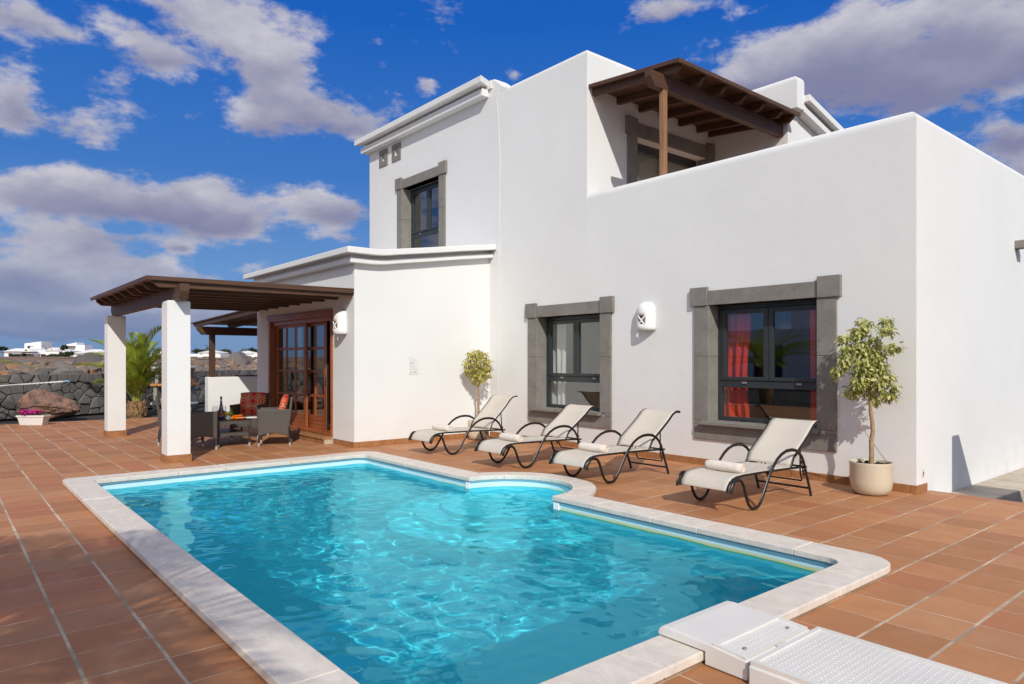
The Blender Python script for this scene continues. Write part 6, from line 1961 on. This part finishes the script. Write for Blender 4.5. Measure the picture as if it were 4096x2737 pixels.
def blobtree(name, label, cat, u_, v0, d_, wpx, hpx, m_, seed, trunk=True, group=None, n=900, flat=0.0):
    s = d_ * K; rr = random.Random(seed)
    b0 = P3(*bear(u_, v0), d_)
    root = thing(name, label, cat, tuple(b0), group)
    w, h_ = wpx * s / 2, hpx * s
    tk = MB(); tk.tube([(0, 0, -2.0), (0.05, 0, h_ * 0.4), (0, 0, h_ * 0.75)], 0.14, 6, taper=[1, .7, .3])
    tk.build('trunk', M['bark'], root, local=True)
    mb = MB()
    cl = [(rr.uniform(-.75, .75) * w, rr.uniform(-.6, .6) * w, h_ * rr.uniform(0.25, 0.85), rr.uniform(0.28, 0.5)) for _ in range(9)]
    for _ in range(n):
        c = cl[rr.randint(0, 8)]
        v_ = Vector((rr.gauss(0, 1), rr.gauss(0, 1), rr.gauss(0, 1))).normalized() * rr.random() ** 0.4
        p_ = Vector((c[0] + v_.x * c[3] * w, c[1] + v_.y * c[3] * w, max(0.02, c[2] + v_.z * c[3] * min(w, h_ * .6) * 0.9)))
        leafquad(mb, p_, Vector((rr.gauss(0, 1), rr.gauss(0, 1), rr.gauss(0, .7))), Vector((rr.gauss(0, 1), rr.gauss(0, 1), 1)), s * rr.uniform(5, 9), s * rr.uniform(3, 5))
    tag(mb.build('crown', m_, root, recalc=False, local=True), kind='stuff')
    return root
blobtree('bush', 'dark green bush in front of the gabled far house, tallest of the hedge', 'bush', 270, 1433, 240, 60, 26, M['bush'], 1)
blobtree('bush', 'lower dark green bush at the left end of the far hedge', 'bush', 214, 1433, 241, 56, 15, M['bush'], 2)
blobtree('bush', 'small pale shrub before the far villa with the dark pergola', 'bush', 62, 1431, 250, 34, 10, M['bush'], 3, n=350)
blobtree('tree', 'dark round tree against the raised block of a far villa', 'tree', 258, 1404, 266, 26, 22, M['tree'], 4, n=500)
blobtree('tree', 'dark tree at the far left edge beyond the field', 'tree', 10, 1404, 275, 40, 16, M['tree'], 5, n=500)
blobtree('tree', 'broad dark tree behind the porch post between two far houses', 'tree', 895, 1436, 255, 70, 40, M['tree'], 6, n=1200)
blobtree('tree', 'dark bushy tree right of the near pillar above a far roof', 'tree', 795, 1412, 262, 46, 15, M['tree'], 7, n=500)
blobtree('tree', 'dark tree at the right end of the far row beside the bay wall', 'tree', 1020, 1418, 262, 50, 26, M['tree'], 8, n=700)
blobtree('tree', 'small dark bush above the roof of the wide far house', 'tree', 300, 1399, 280, 26, 9, M['tree'], 12, n=300)
def farpalm(label, u_, v0, d_, hpx, wpx, seed):
    s = d_ * K; b0 = P3(*bear(u_, v0), d_)
    rr = random.Random(seed)
    tips = []
    h_ = hpx * s; w = wpx * s / 2
    for i in range(17):
        a = 2 * PI * i / 17 * 3
        r_ = w * rr.uniform(0.65, 1.0)
        tips.append((b0.x + r_ * math.cos(a), b0.y + r_ * math.sin(a), b0.z + h_ * 0.72 + rr.uniform(-0.35, 0.32) * h_))
    return palm('far_palm', label, tuple(b0), h_ * 0.72, tips, 12, w * 0.55, M['tree'], seed, 0.22, width=0.12)
farpalm('small far palm standing left of the porch post above the roofs', 829, 1441, 255, 58, 34, 61)
farpalm('small far palm between the pyramid roof and the gabled villa', 169, 1430, 275, 48, 28, 62)
farpalm('small far palm with long fronds beside the bay wall', 992, 1438, 258, 44, 44, 63)
farpalm('small far palm above the hipped far roof', 968, 1424, 285, 28, 20, 64)

# ------------------------------------------------------------------ things outside the frame that the windows mirror and that cast shade
gw = thing('garden_wall', 'white garden wall just right of the house, out of the picture', 'wall', (-1.65, 8.9, 0))
B('wall', M['stucco'], gw, -1.68, 4.5, 8.345, 8.58, -0.3, 1.55, 0.02)
nh = thing('neighbour_villa', 'white neighbouring villa across the garden, mirrored in the windows', 'house', (-14, -17, 0))
B('wall', M['stucco_smooth'], nh, -22, -7, -24, -17, -0.2, 3.0)
B('wall', M['stucco_smooth'], nh, -19, -13, -24, -19, 3.001, 5.6)
MB().add([(-12, -23, 3.0), (-7, -23, 3.0), (-7, -17.2, 3.0), (-12, -17.2, 3.0), (-9.5, -20, 4.6)], [(0, 1, 4), (1, 2, 4), (2, 3, 4), (3, 0, 4)]).build('roof', M['roof_white'], nh)
for x_ in (-20, -16.5, -12, -9.5):
    B('window', M['dark_open'], nh, x_, x_ + 1.6, -17.06, -16.98, 0.3, 2.2)
# small drain pipe mouth in the gravel by the path
dp = thing('drain_pipe', 'black drain pipe mouth in the gravel beside the side path', 'pipe', (-1.95, 8.75, -0.25))
dq = MB().tube([(-2.05, 8.62, -0.20), (-1.70, 9.0, -0.20)], 0.062, 14).build('pipe', M['black_pipe'], dp, smooth=60)
